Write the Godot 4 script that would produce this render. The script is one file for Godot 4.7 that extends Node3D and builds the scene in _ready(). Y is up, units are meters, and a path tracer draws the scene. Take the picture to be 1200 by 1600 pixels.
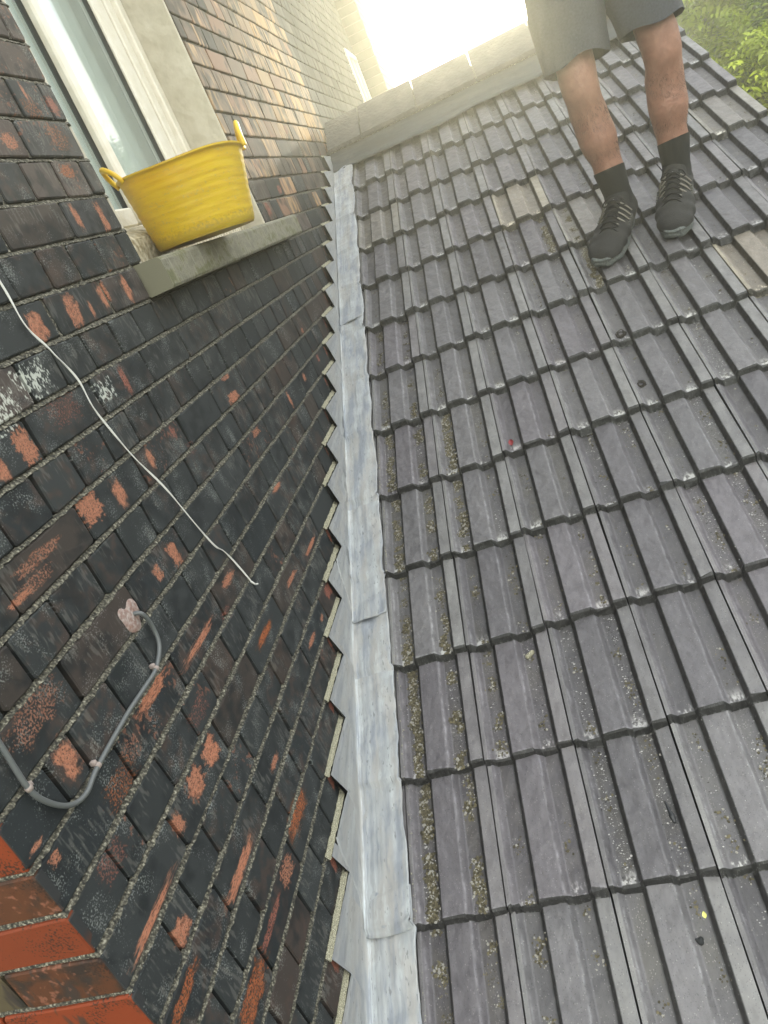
extends Node3D
# A tiled lean-to roof climbing beside a black-painted brick wall; a roofer stands near the top.
# x: away from the wall, y: up, -z: up the slope. The wall's face is x = 0.

const PITCH := 0.43513
const OX := 0.3224        # x of the first seam between tile columns
const OY := 0.16343       # height of the tile tails' plane at z = 0
const TW := 0.20549       # tile cover width
const TG := 0.30554       # tile gauge
const STEP := 0.023       # how far a tile's face sinks from its tail to the next one
const L0Y := 0.9535       # height of the bed joint numbered 0; joints go down by 0.075
const CORNER := 0.484     # z of the near corner of the house
const WIN_NEAR := -0.612
const WIN_FAR := -1.665
const WIN_TOP := 3.0
const RIDGE_Z := -3.6
const FAR_END := -7.85

var rng := RandomNumberGenerator.new()
var cam: Camera3D
var up_slope := Vector3(0, sin(PITCH), -cos(PITCH))
var normal_dir := Vector3(0, cos(PITCH), sin(PITCH))
var taken := {}
var M := {}
var O := {}
var chips: Array[Image] = []
var tex_a: Image
var tex_b: Image
var tex_c: Image
var tex_d: Image
var grain: FastNoiseLite


# ---------------------------------------------------------------- naming
func numbered(n: String) -> String:
	if not taken.has(n):
		taken[n] = 0
		return n
	taken[n] += 1
	return "%s_%03d" % [n, taken[n]]


func tag(o: Node3D, label: String, category: String, group := "", kind := "") -> Node3D:
	if label != "": o.set_meta("label", label)
	if category != "": o.set_meta("category", category)
	if group != "": o.set_meta("group", group)
	if kind != "": o.set_meta("kind", kind)
	return o


func thing(n: String, at: Vector3, label: String, category: String, group := "") -> Node3D:
	var o := Node3D.new()
	o.name = numbered(n)
	add_child(o)
	o.position = at
	tag(o, label, category, group)
	return o


func part(parent: Node, n: String, mesh: Mesh, mat: Material, at := Transform3D.IDENTITY) -> MeshInstance3D:
	var o := MeshInstance3D.new()
	o.name = numbered(n) if parent == self else n
	o.mesh = mesh
	if mat: o.material_override = mat
	o.transform = at
	parent.add_child(o, true)
	return o


# ---------------------------------------------------------------- mesh helpers
func new_st(smooth := false) -> SurfaceTool:
	var st := SurfaceTool.new()
	st.begin(Mesh.PRIMITIVE_TRIANGLES)
	st.set_smooth_group(0 if smooth else -1)
	return st


func done(st: SurfaceTool) -> ArrayMesh:
	st.generate_normals()
	return st.commit()


func tri(st: SurfaceTool, a: Vector3, b: Vector3, c: Vector3, out: Vector3, ua := Vector2.ZERO, ub := Vector2.ZERO, uc := Vector2.ZERO) -> void:
	if (a - c).cross(a - b).dot(out) >= 0.0:
		st.set_uv(ua); st.add_vertex(a)
		st.set_uv(ub); st.add_vertex(b)
		st.set_uv(uc); st.add_vertex(c)
	else:
		st.set_uv(ua); st.add_vertex(a)
		st.set_uv(uc); st.add_vertex(c)
		st.set_uv(ub); st.add_vertex(b)


func quad(st: SurfaceTool, a: Vector3, b: Vector3, c: Vector3, d: Vector3, out: Vector3, ua := Vector2.ZERO, ub := Vector2.ZERO, uc := Vector2.ZERO, ud := Vector2.ZERO) -> void:
	tri(st, a, b, c, out, ua, ub, uc)
	tri(st, a, c, d, out, ua, uc, ud)


func grid(st: SurfaceTool, rows: Array, uvs: Array, out: Vector3) -> void:
	# rows: Array of PackedVector3Array, all the same length
	var nr := rows.size()
	var nc: int = rows[0].size()
	var i0 := nr / 2 - (1 if nr > 1 and nr / 2 == nr - 1 else 0)
	var j0 := nc / 2 - (1 if nc / 2 == nc - 1 else 0)
	var a: Vector3 = rows[i0][j0]
	var b: Vector3 = rows[i0][j0 + 1]
	var c: Vector3 = rows[i0 + 1][j0 + 1]
	var flip := (a - c).cross(a - b).dot(out) < 0.0
	for i in nr - 1:
		for j in nc - 1:
			var ids := [[i, j], [i, j + 1], [i + 1, j + 1], [i, j], [i + 1, j + 1], [i + 1, j]]
			if flip: ids = [[i, j], [i + 1, j + 1], [i, j + 1], [i, j], [i + 1, j], [i + 1, j + 1]]
			for e in ids:
				st.set_uv(uvs[e[0]][e[1]] if uvs.size() > 0 else Vector2.ZERO)
				st.add_vertex(rows[e[0]][e[1]])


func box(st: SurfaceTool, lo: Vector3, hi: Vector3, bevel := 0.0) -> void:
	var c := (lo + hi) * 0.5
	var h := (hi - lo) * 0.5
	var b := minf(bevel, minf(h.x, minf(h.y, h.z)) * 0.9)
	for axis in 3:
		for s in [-1.0, 1.0]:
			var n := Vector3.ZERO
			n[axis] = s
			var u := Vector3.ZERO
			u[(axis + 1) % 3] = 1.0
			var v := Vector3.ZERO
			v[(axis + 2) % 3] = 1.0
			var hu: float = h[(axis + 1) % 3] - b
			var hv: float = h[(axis + 2) % 3] - b
			var o: Vector3 = c + n * h[axis]
			quad(st, o - u * hu - v * hv, o + u * hu - v * hv, o + u * hu + v * hv, o - u * hu + v * hv, n)
	if b <= 0.0: return
	for axis in 3:
		var u := (axis + 1) % 3
		var v := (axis + 2) % 3
		for su in [-1.0, 1.0]:
			for sv in [-1.0, 1.0]:
				var p := [Vector3.ZERO, Vector3.ZERO, Vector3.ZERO, Vector3.ZERO]
				for k in 4:
					var w := c
					w[axis] += (h[axis] - b) * (-1.0 if k == 0 or k == 3 else 1.0)
					w[u] += su * (h[u] - (b if k >= 2 else 0.0))
					w[v] += sv * (h[v] - (0.0 if k >= 2 else b))
					p[k] = w
				var n := Vector3.ZERO
				n[u] = su
				n[v] = sv
				quad(st, p[0], p[1], p[2], p[3], n)
	for sx in [-1.0, 1.0]:
		for sy in [-1.0, 1.0]:
			for sz in [-1.0, 1.0]:
				var s := Vector3(sx, sy, sz)
				tri(st, c + s * Vector3(h.x, h.y - b, h.z - b), c + s * Vector3(h.x - b, h.y, h.z - b), c + s * Vector3(h.x - b, h.y - b, h.z), s)


func box_mesh(lo: Vector3, hi: Vector3, bevel := 0.0) -> ArrayMesh:
	var st := new_st()
	box(st, lo, hi, bevel)
	return done(st)


func tube(st: SurfaceTool, pts: PackedVector3Array, r: float, sides := 8, taper := 1.0) -> void:
	var rows := []
	var n := pts.size()
	var side := Vector3.ZERO
	for i in n:
		var t := (pts[mini(i + 1, n - 1)] - pts[maxi(i - 1, 0)]).normalized()
		if side == Vector3.ZERO:
			side = t.cross(Vector3.UP if absf(t.y) < 0.9 else Vector3.RIGHT).normalized()
		side = (side - t * side.dot(t)).normalized()
		var b := t.cross(side)
		var row := PackedVector3Array()
		var rr := r * lerpf(1.0, taper, float(i) / (n - 1))
		for k in sides + 1:
			var a := TAU * k / sides
			row.append(pts[i] + (side * cos(a) + b * sin(a)) * rr)
		rows.append(row)
	for i in n - 1:
		for k in sides:
			var mid: Vector3 = (rows[i][k] + rows[i + 1][k + 1]) * 0.5 - (pts[i] + pts[i + 1]) * 0.5
			quad(st, rows[i][k], rows[i][k + 1], rows[i + 1][k + 1], rows[i + 1][k], mid)
	for e in [0, n - 1]:
		var out := (pts[e] - pts[1 if e == 0 else n - 2])
		for k in sides:
			tri(st, pts[e], rows[e][k], rows[e][k + 1], out)


func spline(ctrl: Array, per := 8) -> PackedVector3Array:
	var out := PackedVector3Array()
	var n := ctrl.size()
	for i in n - 1:
		var p0: Vector3 = ctrl[maxi(i - 1, 0)]
		var p1: Vector3 = ctrl[i]
		var p2: Vector3 = ctrl[i + 1]
		var p3: Vector3 = ctrl[mini(i + 2, n - 1)]
		for k in per:
			out.append(p1.cubic_interpolate(p2, p0, p3, float(k) / per))
	out.append(ctrl[n - 1])
	return out


# a smooth union of tapered capsules, meshed with surface nets; bones: [a, b, ra, rb]
func flesh(bones: Array, cell: float, k: float, cut = null) -> ArrayMesh:
	var lo := Vector3.INF
	var hi := -Vector3.INF
	for b in bones:
		var r: float = maxf(b[2], b[3]) + 3.0 * cell
		for e in [b[0], b[1]]:
			lo = lo.min(e - Vector3.ONE * r)
			hi = hi.max(e + Vector3.ONE * r)
	var nx := int(ceil((hi.x - lo.x) / cell)) + 1
	var ny := int(ceil((hi.y - lo.y) / cell)) + 1
	var nz := int(ceil((hi.z - lo.z) / cell)) + 1
	var f := PackedFloat32Array()
	f.resize(nx * ny * nz)
	f.fill(1.0)
	for b in bones:
		var pa: Vector3 = b[0]
		var ba: Vector3 = b[1] - b[0]
		var ra: float = b[2]
		var rb: float = b[3]
		var ll := maxf(ba.length_squared(), 1e-9)
		var r: float = maxf(ra, rb) + k + 2.0 * cell
		var p0 := ((pa.min(b[1]) - Vector3.ONE * r - lo) / cell).floor()
		var p1 := ((pa.max(b[1]) + Vector3.ONE * r - lo) / cell).ceil()
		for z in range(maxi(0, int(p0.z)), mini(nz - 1, int(p1.z)) + 1):
			for y in range(maxi(0, int(p0.y)), mini(ny - 1, int(p1.y)) + 1):
				var row := (z * ny + y) * nx
				for x in range(maxi(0, int(p0.x)), mini(nx - 1, int(p1.x)) + 1):
					var p := lo + Vector3(x, y, z) * cell - pa
					var t := clampf(p.dot(ba) / ll, 0.0, 1.0)
					var d := (p - ba * t).length() - lerpf(ra, rb, t)
					var o := f[row + x]
					var h := maxf(k - absf(o - d), 0.0) / k
					f[row + x] = minf(o, d) - h * h * k * 0.25
	var id := PackedInt32Array()
	id.resize(nx * ny * nz)
	id.fill(-1)
	var st := SurfaceTool.new()
	st.begin(Mesh.PRIMITIVE_TRIANGLES)
	st.set_smooth_group(0)
	var count := 0
	var sx := 1
	var sy := nx
	var sz := nx * ny
	var offs := [0, sx, sy, sx + sy, sz, sx + sz, sy + sz, sx + sy + sz]
	var edges := [[0, 1], [2, 3], [4, 5], [6, 7], [0, 2], [1, 3], [4, 6], [5, 7], [0, 4], [1, 5], [2, 6], [3, 7]]
	var places := PackedVector3Array()
	for z in nz - 1:
		for y in ny - 1:
			for x in nx - 1:
				var i := (z * ny + y) * nx + x
				var neg := 0
				for o in offs:
					if f[i + o] < 0.0: neg += 1
				if neg == 0 or neg == 8: continue
				var s := Vector3.ZERO
				var n := 0
				for e in edges:
					var d0 := f[i + offs[e[0]]]
					var d1 := f[i + offs[e[1]]]
					if (d0 < 0.0) == (d1 < 0.0): continue
					var t := d0 / (d0 - d1)
					var c0 := Vector3(e[0] & 1, (e[0] >> 1) & 1, e[0] >> 2)
					var c1 := Vector3(e[1] & 1, (e[1] >> 1) & 1, e[1] >> 2)
					s += c0.lerp(c1, t)
					n += 1
				id[i] = count
				count += 1
				places.append(lo + (Vector3(x, y, z) + s / n) * cell)
	var keep := PackedByteArray()
	keep.resize(count)
	keep.fill(1)
	for i in count:
		if cut != null:
			var r: Array = cut.call(places[i])
			places[i] = r[0]
			keep[i] = r[1]
		st.add_vertex(places[i])
	for z in range(1, nz - 1):
		for y in range(1, ny - 1):
			for x in range(1, nx - 1):
				var i := (z * ny + y) * nx + x
				var a := f[i] < 0.0
				for ax in 3:
					var d: int = [sx, sy, sz][ax]
					if a == (f[i + d] < 0.0): continue
					var u: int = [sy, sz, sx][ax]
					var v: int = [sz, sx, sy][ax]
					var q := [id[i], id[i - u], id[i - u - v], id[i - v]]
					if q.min() < 0: continue
					if keep[q[0]] + keep[q[1]] + keep[q[2]] + keep[q[3]] == 0: continue
					if not a: q.reverse()
					for t in [q[0], q[2], q[1], q[0], q[3], q[2]]: st.add_index(t)
	st.generate_normals()
	return st.commit()


# ---------------------------------------------------------------- the roof's plane
func on_roof(x: float, s: float, h := 0.0) -> Vector3:
	return Vector3(x, OY, 0) + up_slope * s + normal_dir * h


func roof_basis() -> Basis:
	return Basis(Vector3.RIGHT, normal_dir, -up_slope)


func roof_height(z: float) -> float:
	return OY - z * tan(PITCH)


const PROFILE := [[0.0, 0.0], [0.046, 0.0], [0.058, 0.0014], [0.110, 0.0165], [0.124, 0.018], [0.282, 0.018], [0.289, 0.017], [0.323, 0.0014], [0.333, 0.0], [0.568, 0.0], [0.58, 0.0014], [0.630, 0.0165], [0.644, 0.018], [0.798, 0.018], [0.805, 0.017], [0.839, 0.0014], [0.849, 0.0], [1.0, 0.0]]


func profile(u: float) -> float:
	for i in PROFILE.size() - 1:
		if u <= PROFILE[i + 1][0]:
			return -lerpf(PROFILE[i][1], PROFILE[i + 1][1], inverse_lerp(PROFILE[i][0], PROFILE[i + 1][0], u))
	return 0.0


# a point on the face of a tile: column, row, share across, share up the gauge
func on_tile(c: int, r: int, u: float, v: float, h := 0.0) -> Vector3:
	return on_roof(OX + (c + u) * TW, (r + v) * TG, profile(u) - STEP * v + h)


# ---------------------------------------------------------------- materials
func flat(c: Color, rough := 0.8, metal := 0.0) -> StandardMaterial3D:
	var m := StandardMaterial3D.new()
	m.albedo_color = c
	m.roughness = rough
	m.metallic = metal
	return m


func noise(seed_: int, freq: float, octaves := 4, kind := FastNoiseLite.TYPE_SIMPLEX_SMOOTH) -> FastNoiseLite:
	var n := FastNoiseLite.new()
	n.seed = seed_
	n.frequency = freq
	n.noise_type = kind
	n.fractal_octaves = octaves
	return n


func noise_image(seed_: int, size: int, freq: float, octaves := 4) -> Image:
	return noise(seed_, freq, octaves).get_seamless_image(size, size)


func ramp_image(src: Image, stops: Array) -> Image:
	var g := []
	for i in 256:
		var t := i / 255.0
		var c: Color = stops[0][1]
		for k in stops.size() - 1:
			if t >= stops[k][0]:
				c = (stops[k][1] as Color).lerp(stops[k + 1][1], clampf(inverse_lerp(stops[k][0], stops[k + 1][0], t), 0, 1))
		g.append(c)
	var d := src.get_data()
	var o := PackedByteArray()
	o.resize(d.size() * 4)
	for i in d.size():
		var c: Color = g[d[i]]
		o[i * 4] = c.r8
		o[i * 4 + 1] = c.g8
		o[i * 4 + 2] = c.b8
		o[i * 4 + 3] = c.a8
	return Image.create_from_data(src.get_width(), src.get_height(), false, Image.FORMAT_RGBA8, o)


func tex(i: Image) -> ImageTexture:
	return ImageTexture.create_from_image(i)


func bump(seed_: int, size: int, freq: float, strength: float, octaves := 5) -> ImageTexture:
	var i := noise_image(seed_, size, freq, octaves)
	i.convert(Image.FORMAT_RGBA8)
	i.bump_map_to_normal_map(strength)
	return tex(i)


func triplanar(m: StandardMaterial3D, scale: float, world := true) -> StandardMaterial3D:
	m.uv1_triplanar = true
	m.uv1_world_triplanar = world
	m.uv1_scale = Vector3.ONE * scale
	return m


func mottled(seed_: int, a: Color, b: Color, scale: float, rough: float, freq := 0.02, nrm: Texture2D = null, depth := 0.6) -> StandardMaterial3D:
	var m := StandardMaterial3D.new()
	m.albedo_texture = tex(ramp_image(noise_image(seed_, 256, freq, 5), [[0.15, a], [0.5, a.lerp(b, 0.5)], [0.85, b]]))
	m.roughness = rough
	if nrm:
		m.normal_enabled = true
		m.normal_texture = nrm
		m.normal_scale = depth
	return triplanar(m, scale)


func speckled(seed_: int, stops: Array, scale: float, freq: float, nrm: Texture2D) -> StandardMaterial3D:
	var m := StandardMaterial3D.new()
	m.albedo_texture = tex(ramp_image(noise_image(seed_, 512, freq, 5), stops))
	m.roughness = 0.95
	m.normal_enabled = true
	m.normal_texture = nrm
	m.normal_scale = 1.0
	return triplanar(m, scale)


# ---------------------------------------------------------------- painting bricks
func threshold_overlay(seed_: int, fine: float, coarse: float, cut: float, colour: Color, soft := 0.08, stretch := 1.0) -> Image:
	var s := 512
	var a := noise(seed_, fine, 3).get_image(s, int(s / stretch)) if stretch != 1.0 else noise(seed_, fine, 3).get_image(s, s)
	if stretch != 1.0: a.resize(s, s, Image.INTERPOLATE_BILINEAR)
	var b := noise(seed_ + 7, coarse, 3).get_image(s, s)
	var da := a.get_data()
	var db := b.get_data()
	var o := PackedByteArray()
	o.resize(s * s * 4)
	var r := colour.r8
	var g := colour.g8
	var bb := colour.b8
	for i in s * s:
		var t := (da[i] / 255.0 + (db[i] / 255.0 - 0.5) * 0.7 - cut) / soft
		o[i * 4] = r
		o[i * 4 + 1] = g
		o[i * 4 + 2] = bb
		o[i * 4 + 3] = int(clampf(t, 0.0, 1.0) * colour.a * 255.0)
	return Image.create_from_data(s, s, false, Image.FORMAT_RGBA8, o)


func make_chips() -> void:
	for k in 18:
		var n := noise(400 + k, [0.022, 0.035, 0.055][k % 3], 4)
		var soft: float = [0.10, 0.22, 0.36][(k / 3) % 3]
		var pw: float = [2.6, 2.0, 4.0][(k / 2) % 3]
		var fine := noise(430 + k, 0.16, 3)
		var i := Image.create(96, 96, false, Image.FORMAT_RGBA8)
		for y in 96:
			for x in 96:
				var p := Vector2(x - 47.5, y - 47.5) / 47.5
				var d := pow(pow(absf(p.x), pw) + pow(absf(p.y), pw), 1.0 / pw)
				var e := 0.86 - d + n.get_noise_2d(x, y) * 0.42 + fine.get_noise_2d(x, y) * 0.22 * smoothstep(0.1, 0.8, d)
				var pit := fine.get_noise_2d(x * 1.3 + 90, y * 1.3)
				var c := Color(0.60, 0.385, 0.30).lerp(Color(0.67, 0.47, 0.375), clampf(0.5 + n.get_noise_2d(x * 3, y * 3), 0, 1))
				if pit > 0.38: c = Color(0.22, 0.17, 0.16)
				c.a = clampf(e / soft, 0, 1)
				c = c.darkened(clampf(0.35 - e * 1.6, 0.0, 0.3) + clampf(n.get_noise_2d(x * 2 + 50, y * 2) * 0.5, 0.0, 0.25))
				i.set_pixel(x, y, c)
		chips.append(i)


func chip(t: Image, at: Vector2, per_m: float, z: float, y: float, w: float, h: float, dense: float, tone: int) -> void:
	# z, y: metres on the wall; w, h: millimetres
	var pw := maxi(3, int(w * 0.0012 * per_m))
	var ph := maxi(3, int(h * 0.0012 * per_m))
	var c: Image = chips[rng.randi() % chips.size()].duplicate()
	if rng.randf() < 0.5: c.flip_x()
	if rng.randf() < 0.5: c.flip_y()
	c.resize(pw, ph, Image.INTERPOLATE_BILINEAR)
	var tint: Color = [Color(1, 1, 1), Color(0.92, 0.78, 0.62), Color(0.86, 0.80, 0.86)][tone]
	var off := rng.randf() * 500.0
	for j in ph:
		for i in pw:
			var p := c.get_pixel(i, j)
			if p.a <= 0.0: continue
			p = Color(p.r * tint.r, p.g * tint.g, p.b * tint.b, p.a)
			if dense < 0.99:
				var v := grain.get_noise_2d((i + off) * 900.0 / per_m, j * 900.0 / per_m) * 0.5 + 0.5
				p.a *= smoothstep(0.62 - dense * 0.62, 0.78 - dense * 0.62, v) * (0.75 if dense < 0.5 else 0.95)
			c.set_pixel(i, j, p)
	var x := int((at.x - z) * per_m) - pw / 2
	var yy := int((at.y - y) * per_m) - ph / 2
	t.blend_rect(c, Rect2i(0, 0, pw, ph), Vector2i(x, yy))


func paint(t: Image, at: Vector2, per_m: float, z0: float, z1: float, y0: float, y1: float, style: int) -> void:
	# one brick's face: z0 > z1, y0 < y1
	var x := int((at.x - z0) * per_m) - 2
	var y := int((at.y - y1) * per_m) - 2
	var w := int((z0 - z1) * per_m) + 4
	var h := int((y1 - y0) * per_m) + 4
	var base := Color.from_rgba8(44, 47, 48)
	var v := rng.randf()
	if style == 0:
		base = base.lerp(Color.from_rgba8(52, 55, 56), v * 0.8)
		if rng.randf() < 0.16: base = base.lerp(Color.from_rgba8(60, 52, 48), 0.8)
		if rng.randf() < 0.15: base = Color.from_rgba8(39, 43, 45)
	elif style == 1:
		base = Color.from_rgba8(64, 58, 56).lerp(Color.from_rgba8(84, 74, 69), v)
		if rng.randf() < 0.3: base = Color.from_rgba8(56, 57, 58)
	elif style == 2:
		base = Color.from_rgba8(100, 86, 76).lerp(Color.from_rgba8(124, 106, 90), v)
		if rng.randf() < 0.25: base = Color.from_rgba8(126, 98, 82)
	elif style == 3:
		base = Color.from_rgba8(150, 124, 94).lerp(Color.from_rgba8(132, 112, 94), v)
		if rng.randf() < 0.2: base = Color.from_rgba8(166, 132, 90)
	elif style == 4:
		base = Color.from_rgba8(60, 62, 66).lerp(Color.from_rgba8(76, 76, 76), v)
		if rng.randf() < 0.2: base = Color.from_rgba8(54, 56, 60)
	elif style == 5:
		base = Color.from_rgba8(116, 50, 25).lerp(Color.from_rgba8(102, 48, 28), v)
	elif style == 6:
		base = Color.from_rgba8(80, 48, 31).lerp(Color.from_rgba8(68, 45, 32), v)
	elif style == 7:
		base = Color.from_rgba8(74, 66, 50)
	t.fill_rect(Rect2i(x, y, w, h), base)
	var list := [["brown", 0.5], ["soot", 0.9], ["speck", 0.85], ["scratch", 0.55], ["rust", 0.12]]
	if style == 1: list = [["soot", 1.0], ["speck", 0.8], ["scratch", 0.9], ["rust", 0.3]]
	if style == 2 or style == 3: list = [["soot", 0.5], ["scratch", 0.9], ["tan", 0.7], ["soot_streak", 0.6]]
	if style == 4: list = [["soot", 0.7], ["scratch", 0.7], ["soot_streak", 0.4]]
	if style == 5: list = [["soot_streak", 0.35], ["pit", 1.0]]
	if style == 6 or style == 7: list = [["soot", 1.0], ["soot_streak", 1.0], ["pit", 1.0], ["rust", 0.7]]
	for e in list:
		if rng.randf() > e[1]: continue
		var src: Image = O[e[0]]
		var sx := rng.randi() % maxi(1, 512 - w)
		var sy := rng.randi() % maxi(1, 512 - h)
		t.blend_rect(src, Rect2i(sx, sy, mini(w, 512), mini(h, 512)), Vector2i(x, y))


func smear(t: Image, at: Vector2, per_m: float, z: float, y: float, w: float, h: float) -> void:
	var pw := int(w * 0.001 * per_m)
	var ph := int(h * 0.001 * per_m)
	var i := Image.create(pw, ph, false, Image.FORMAT_RGBA8)
	var off := rng.randf() * 300.0
	for b in ph:
		for a in pw:
			var p := Vector2(a * 2.0 / pw - 1.0, b * 2.0 / ph - 1.0)
			var v := grain.get_noise_2d((a + off) * 1.1, b * 0.4) * 0.7 + grain.get_noise_2d(a * 0.3 + off, b * 0.25 + 50) * 0.8 + 0.25 - maxf(absf(p.x), absf(p.y)) * 0.45
			i.set_pixel(a, b, Color(0.74, 0.75, 0.71, clampf(v / 0.25, 0.0, 0.85)))
	t.blend_rect(i, Rect2i(0, 0, pw, ph), Vector2i(int((at.x - z) * per_m) - pw / 2, int((at.y - y) * per_m) - ph / 2))


# ---------------------------------------------------------------- a brick
# corners in the plane of its wall (a across, b up); place() turns them into space
func brick_mesh(w: float, h: float, at_uv) -> ArrayMesh:
	# local: x = out of the wall, y = up, z = along; centred on its face
	var st := new_st()
	var hz := w * 0.5
	var hy := h * 0.5
	var mid := 3 if w > 0.15 else 2
	var outline: Array[Vector2] = []
	var rag := 0.0014
	for k in mid: outline.append(Vector2(lerpf(-hz + 0.004, hz - 0.004, float(k) / (mid - 1)), -hy))
	outline.append(Vector2(hz, -hy + 0.004))
	outline.append(Vector2(hz, hy - 0.004))
	for k in mid: outline.append(Vector2(lerpf(hz - 0.004, -hz + 0.004, float(k) / (mid - 1)), hy))
	outline.append(Vector2(-hz, hy - 0.004))
	outline.append(Vector2(-hz, -hy + 0.004))
	var n := outline.size()
	var edge := PackedVector3Array()
	var face := PackedVector3Array()
	var back := PackedVector3Array()
	for k in n:
		var p := outline[k] + Vector2(rng.randf_range(-rag, rag), rng.randf_range(-rag, rag))
		edge.append(Vector3(-0.0018 + rng.randf_range(-0.0008, 0.0004), p.y, p.x))
		back.append(Vector3(-0.014, p.y, p.x))
		var c := p - Vector2(signf(p.x) * minf(0.0026, absf(p.x)), signf(p.y) * 0.0026)
		face.append(Vector3(rng.randf_range(-0.0003, 0.0004), c.y, c.x))
	var mid_p := Vector3(0.0003, 0, 0)
	for k in n:
		var l := (k + 1) % n
		var out := Vector3(0, edge[k].y + edge[l].y, edge[k].z + edge[l].z)
		tri(st, mid_p, face[k], face[l], Vector3.RIGHT, at_uv.call(mid_p), at_uv.call(face[k]), at_uv.call(face[l]))
		quad(st, face[k], face[l], edge[l], edge[k], out + Vector3.RIGHT * 0.05, at_uv.call(face[k]), at_uv.call(face[l]), at_uv.call(edge[l]), at_uv.call(edge[k]))
		quad(st, edge[k], edge[l], back[l], back[k], out, at_uv.call(edge[k]), at_uv.call(edge[l]), at_uv.call(edge[l]), at_uv.call(edge[k]))
	return done(st)


func seen_size(p: Vector3, area: float, out: Vector3) -> float:
	# how large a face shows in the picture; 0 outside of it
	var q := cam.transform.affine_inverse() * p
	if q.z > -0.05: return 0.0
	var ty := tan(deg_to_rad(cam.fov) * 0.5)
	if absf(q.y / -q.z) > ty * 1.04 or absf(q.x / -q.z) > ty * 0.75 * 1.06: return 0.0
	var d := p.distance_to(cam.position)
	return area * maxf(0.02, out.dot((cam.position - p) / d)) / (d * d)


# ================================================================ the scene
func _ready() -> void:
	rng.seed = 20240
	grain = noise(77, 0.22, 3)
	_camera_and_light()
	_materials()
	_ground()
	_house()
	_roof()
	_lead()
	_trees()
	_tub()
	_cables()
	_person()
	_debris()


func _camera_and_light() -> void:
	cam = Camera3D.new()
	cam.name = "camera"
	cam.fov = 68.184
	cam.near = 0.02
	cam.far = 900.0
	add_child(cam)
	cam.transform = Transform3D(Basis(Vector3(0.91205, -0.39395, -0.11384), Vector3(0.31413, 0.84965, -0.42358), Vector3(0.26360, 0.35057, 0.89868)), Vector3(0.7464, 1.4634, 1.0553))
	cam.current = true
	var sun := DirectionalLight3D.new()
	sun.name = "sun"
	sun.light_color = Color(1.0, 0.96, 0.87)
	sun.light_energy = 0.54
	sun.light_angular_distance = 1.0
	sun.shadow_enabled = true
	add_child(sun)
	sun.look_at_from_position(Vector3(0.052, 0.14, -0.985) * 10.0, Vector3.ZERO, Vector3.UP)
	# sky: high bright overcast, torn open over the ridge where the sun stands behind thin cloud
	var w := 1024
	var h := 512
	var img := Image.create(w, h, false, Image.FORMAT_RGBF)
	var clouds := noise(5, 1.6, 5)
	var sun_dir := Vector3(0.04, 0.15, -0.985).normalized()
	for j in h:
		var el := (0.5 - (j + 0.5) / h) * PI
		for i in w:
			var az := ((i + 0.5) / w - 0.5) * TAU
			var d := Vector3(sin(az) * cos(el), sin(el), -cos(az) * cos(el))
			var c := Color(0.50, 0.60, 0.72)
			if el >= 0.0:
				var v := clouds.get_noise_3d(d.x * 1.5, d.y * 2.6, d.z * 1.5) * 0.5 + 0.5
				c = Color(0.52, 0.66, 0.82).lerp(Color(1.0, 1.0, 1.0), smoothstep(0.24, 0.58, v))
				var g := maxf(0.0, d.dot(sun_dir))
				var near_sun := pow(g, 3.0) * 0.55 + pow(g, 40.0) * 1.2 + pow(g, 300.0) * 8.0
				c = c + Color(1.0, 0.97, 0.86) * near_sun
			else:
				c = Color(0.42, 0.43, 0.40)
			img.set_pixel(i, j, c)
	var pan := PanoramaSkyMaterial.new()
	pan.panorama = tex(img)
	pan.energy_multiplier = 1.3
	var sky := Sky.new()
	sky.sky_material = pan
	var env := Environment.new()
	env.background_mode = Environment.BG_SKY
	env.sky = sky
	env.tonemap_mode = Environment.TONE_MAPPER_LINEAR
	env.tonemap_exposure = 2.75
	env.sdfgi_enabled = true
	env.ssao_enabled = true
	env.ssil_enabled = true
	env.volumetric_fog_enabled = true
	env.volumetric_fog_density = 0.031
	env.volumetric_fog_anisotropy = 0.8
	env.volumetric_fog_albedo = Color(1.0, 0.995, 0.90)
	var we := WorldEnvironment.new()
	we.name = "world_environment"
	we.environment = env
	add_child(we)


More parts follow.
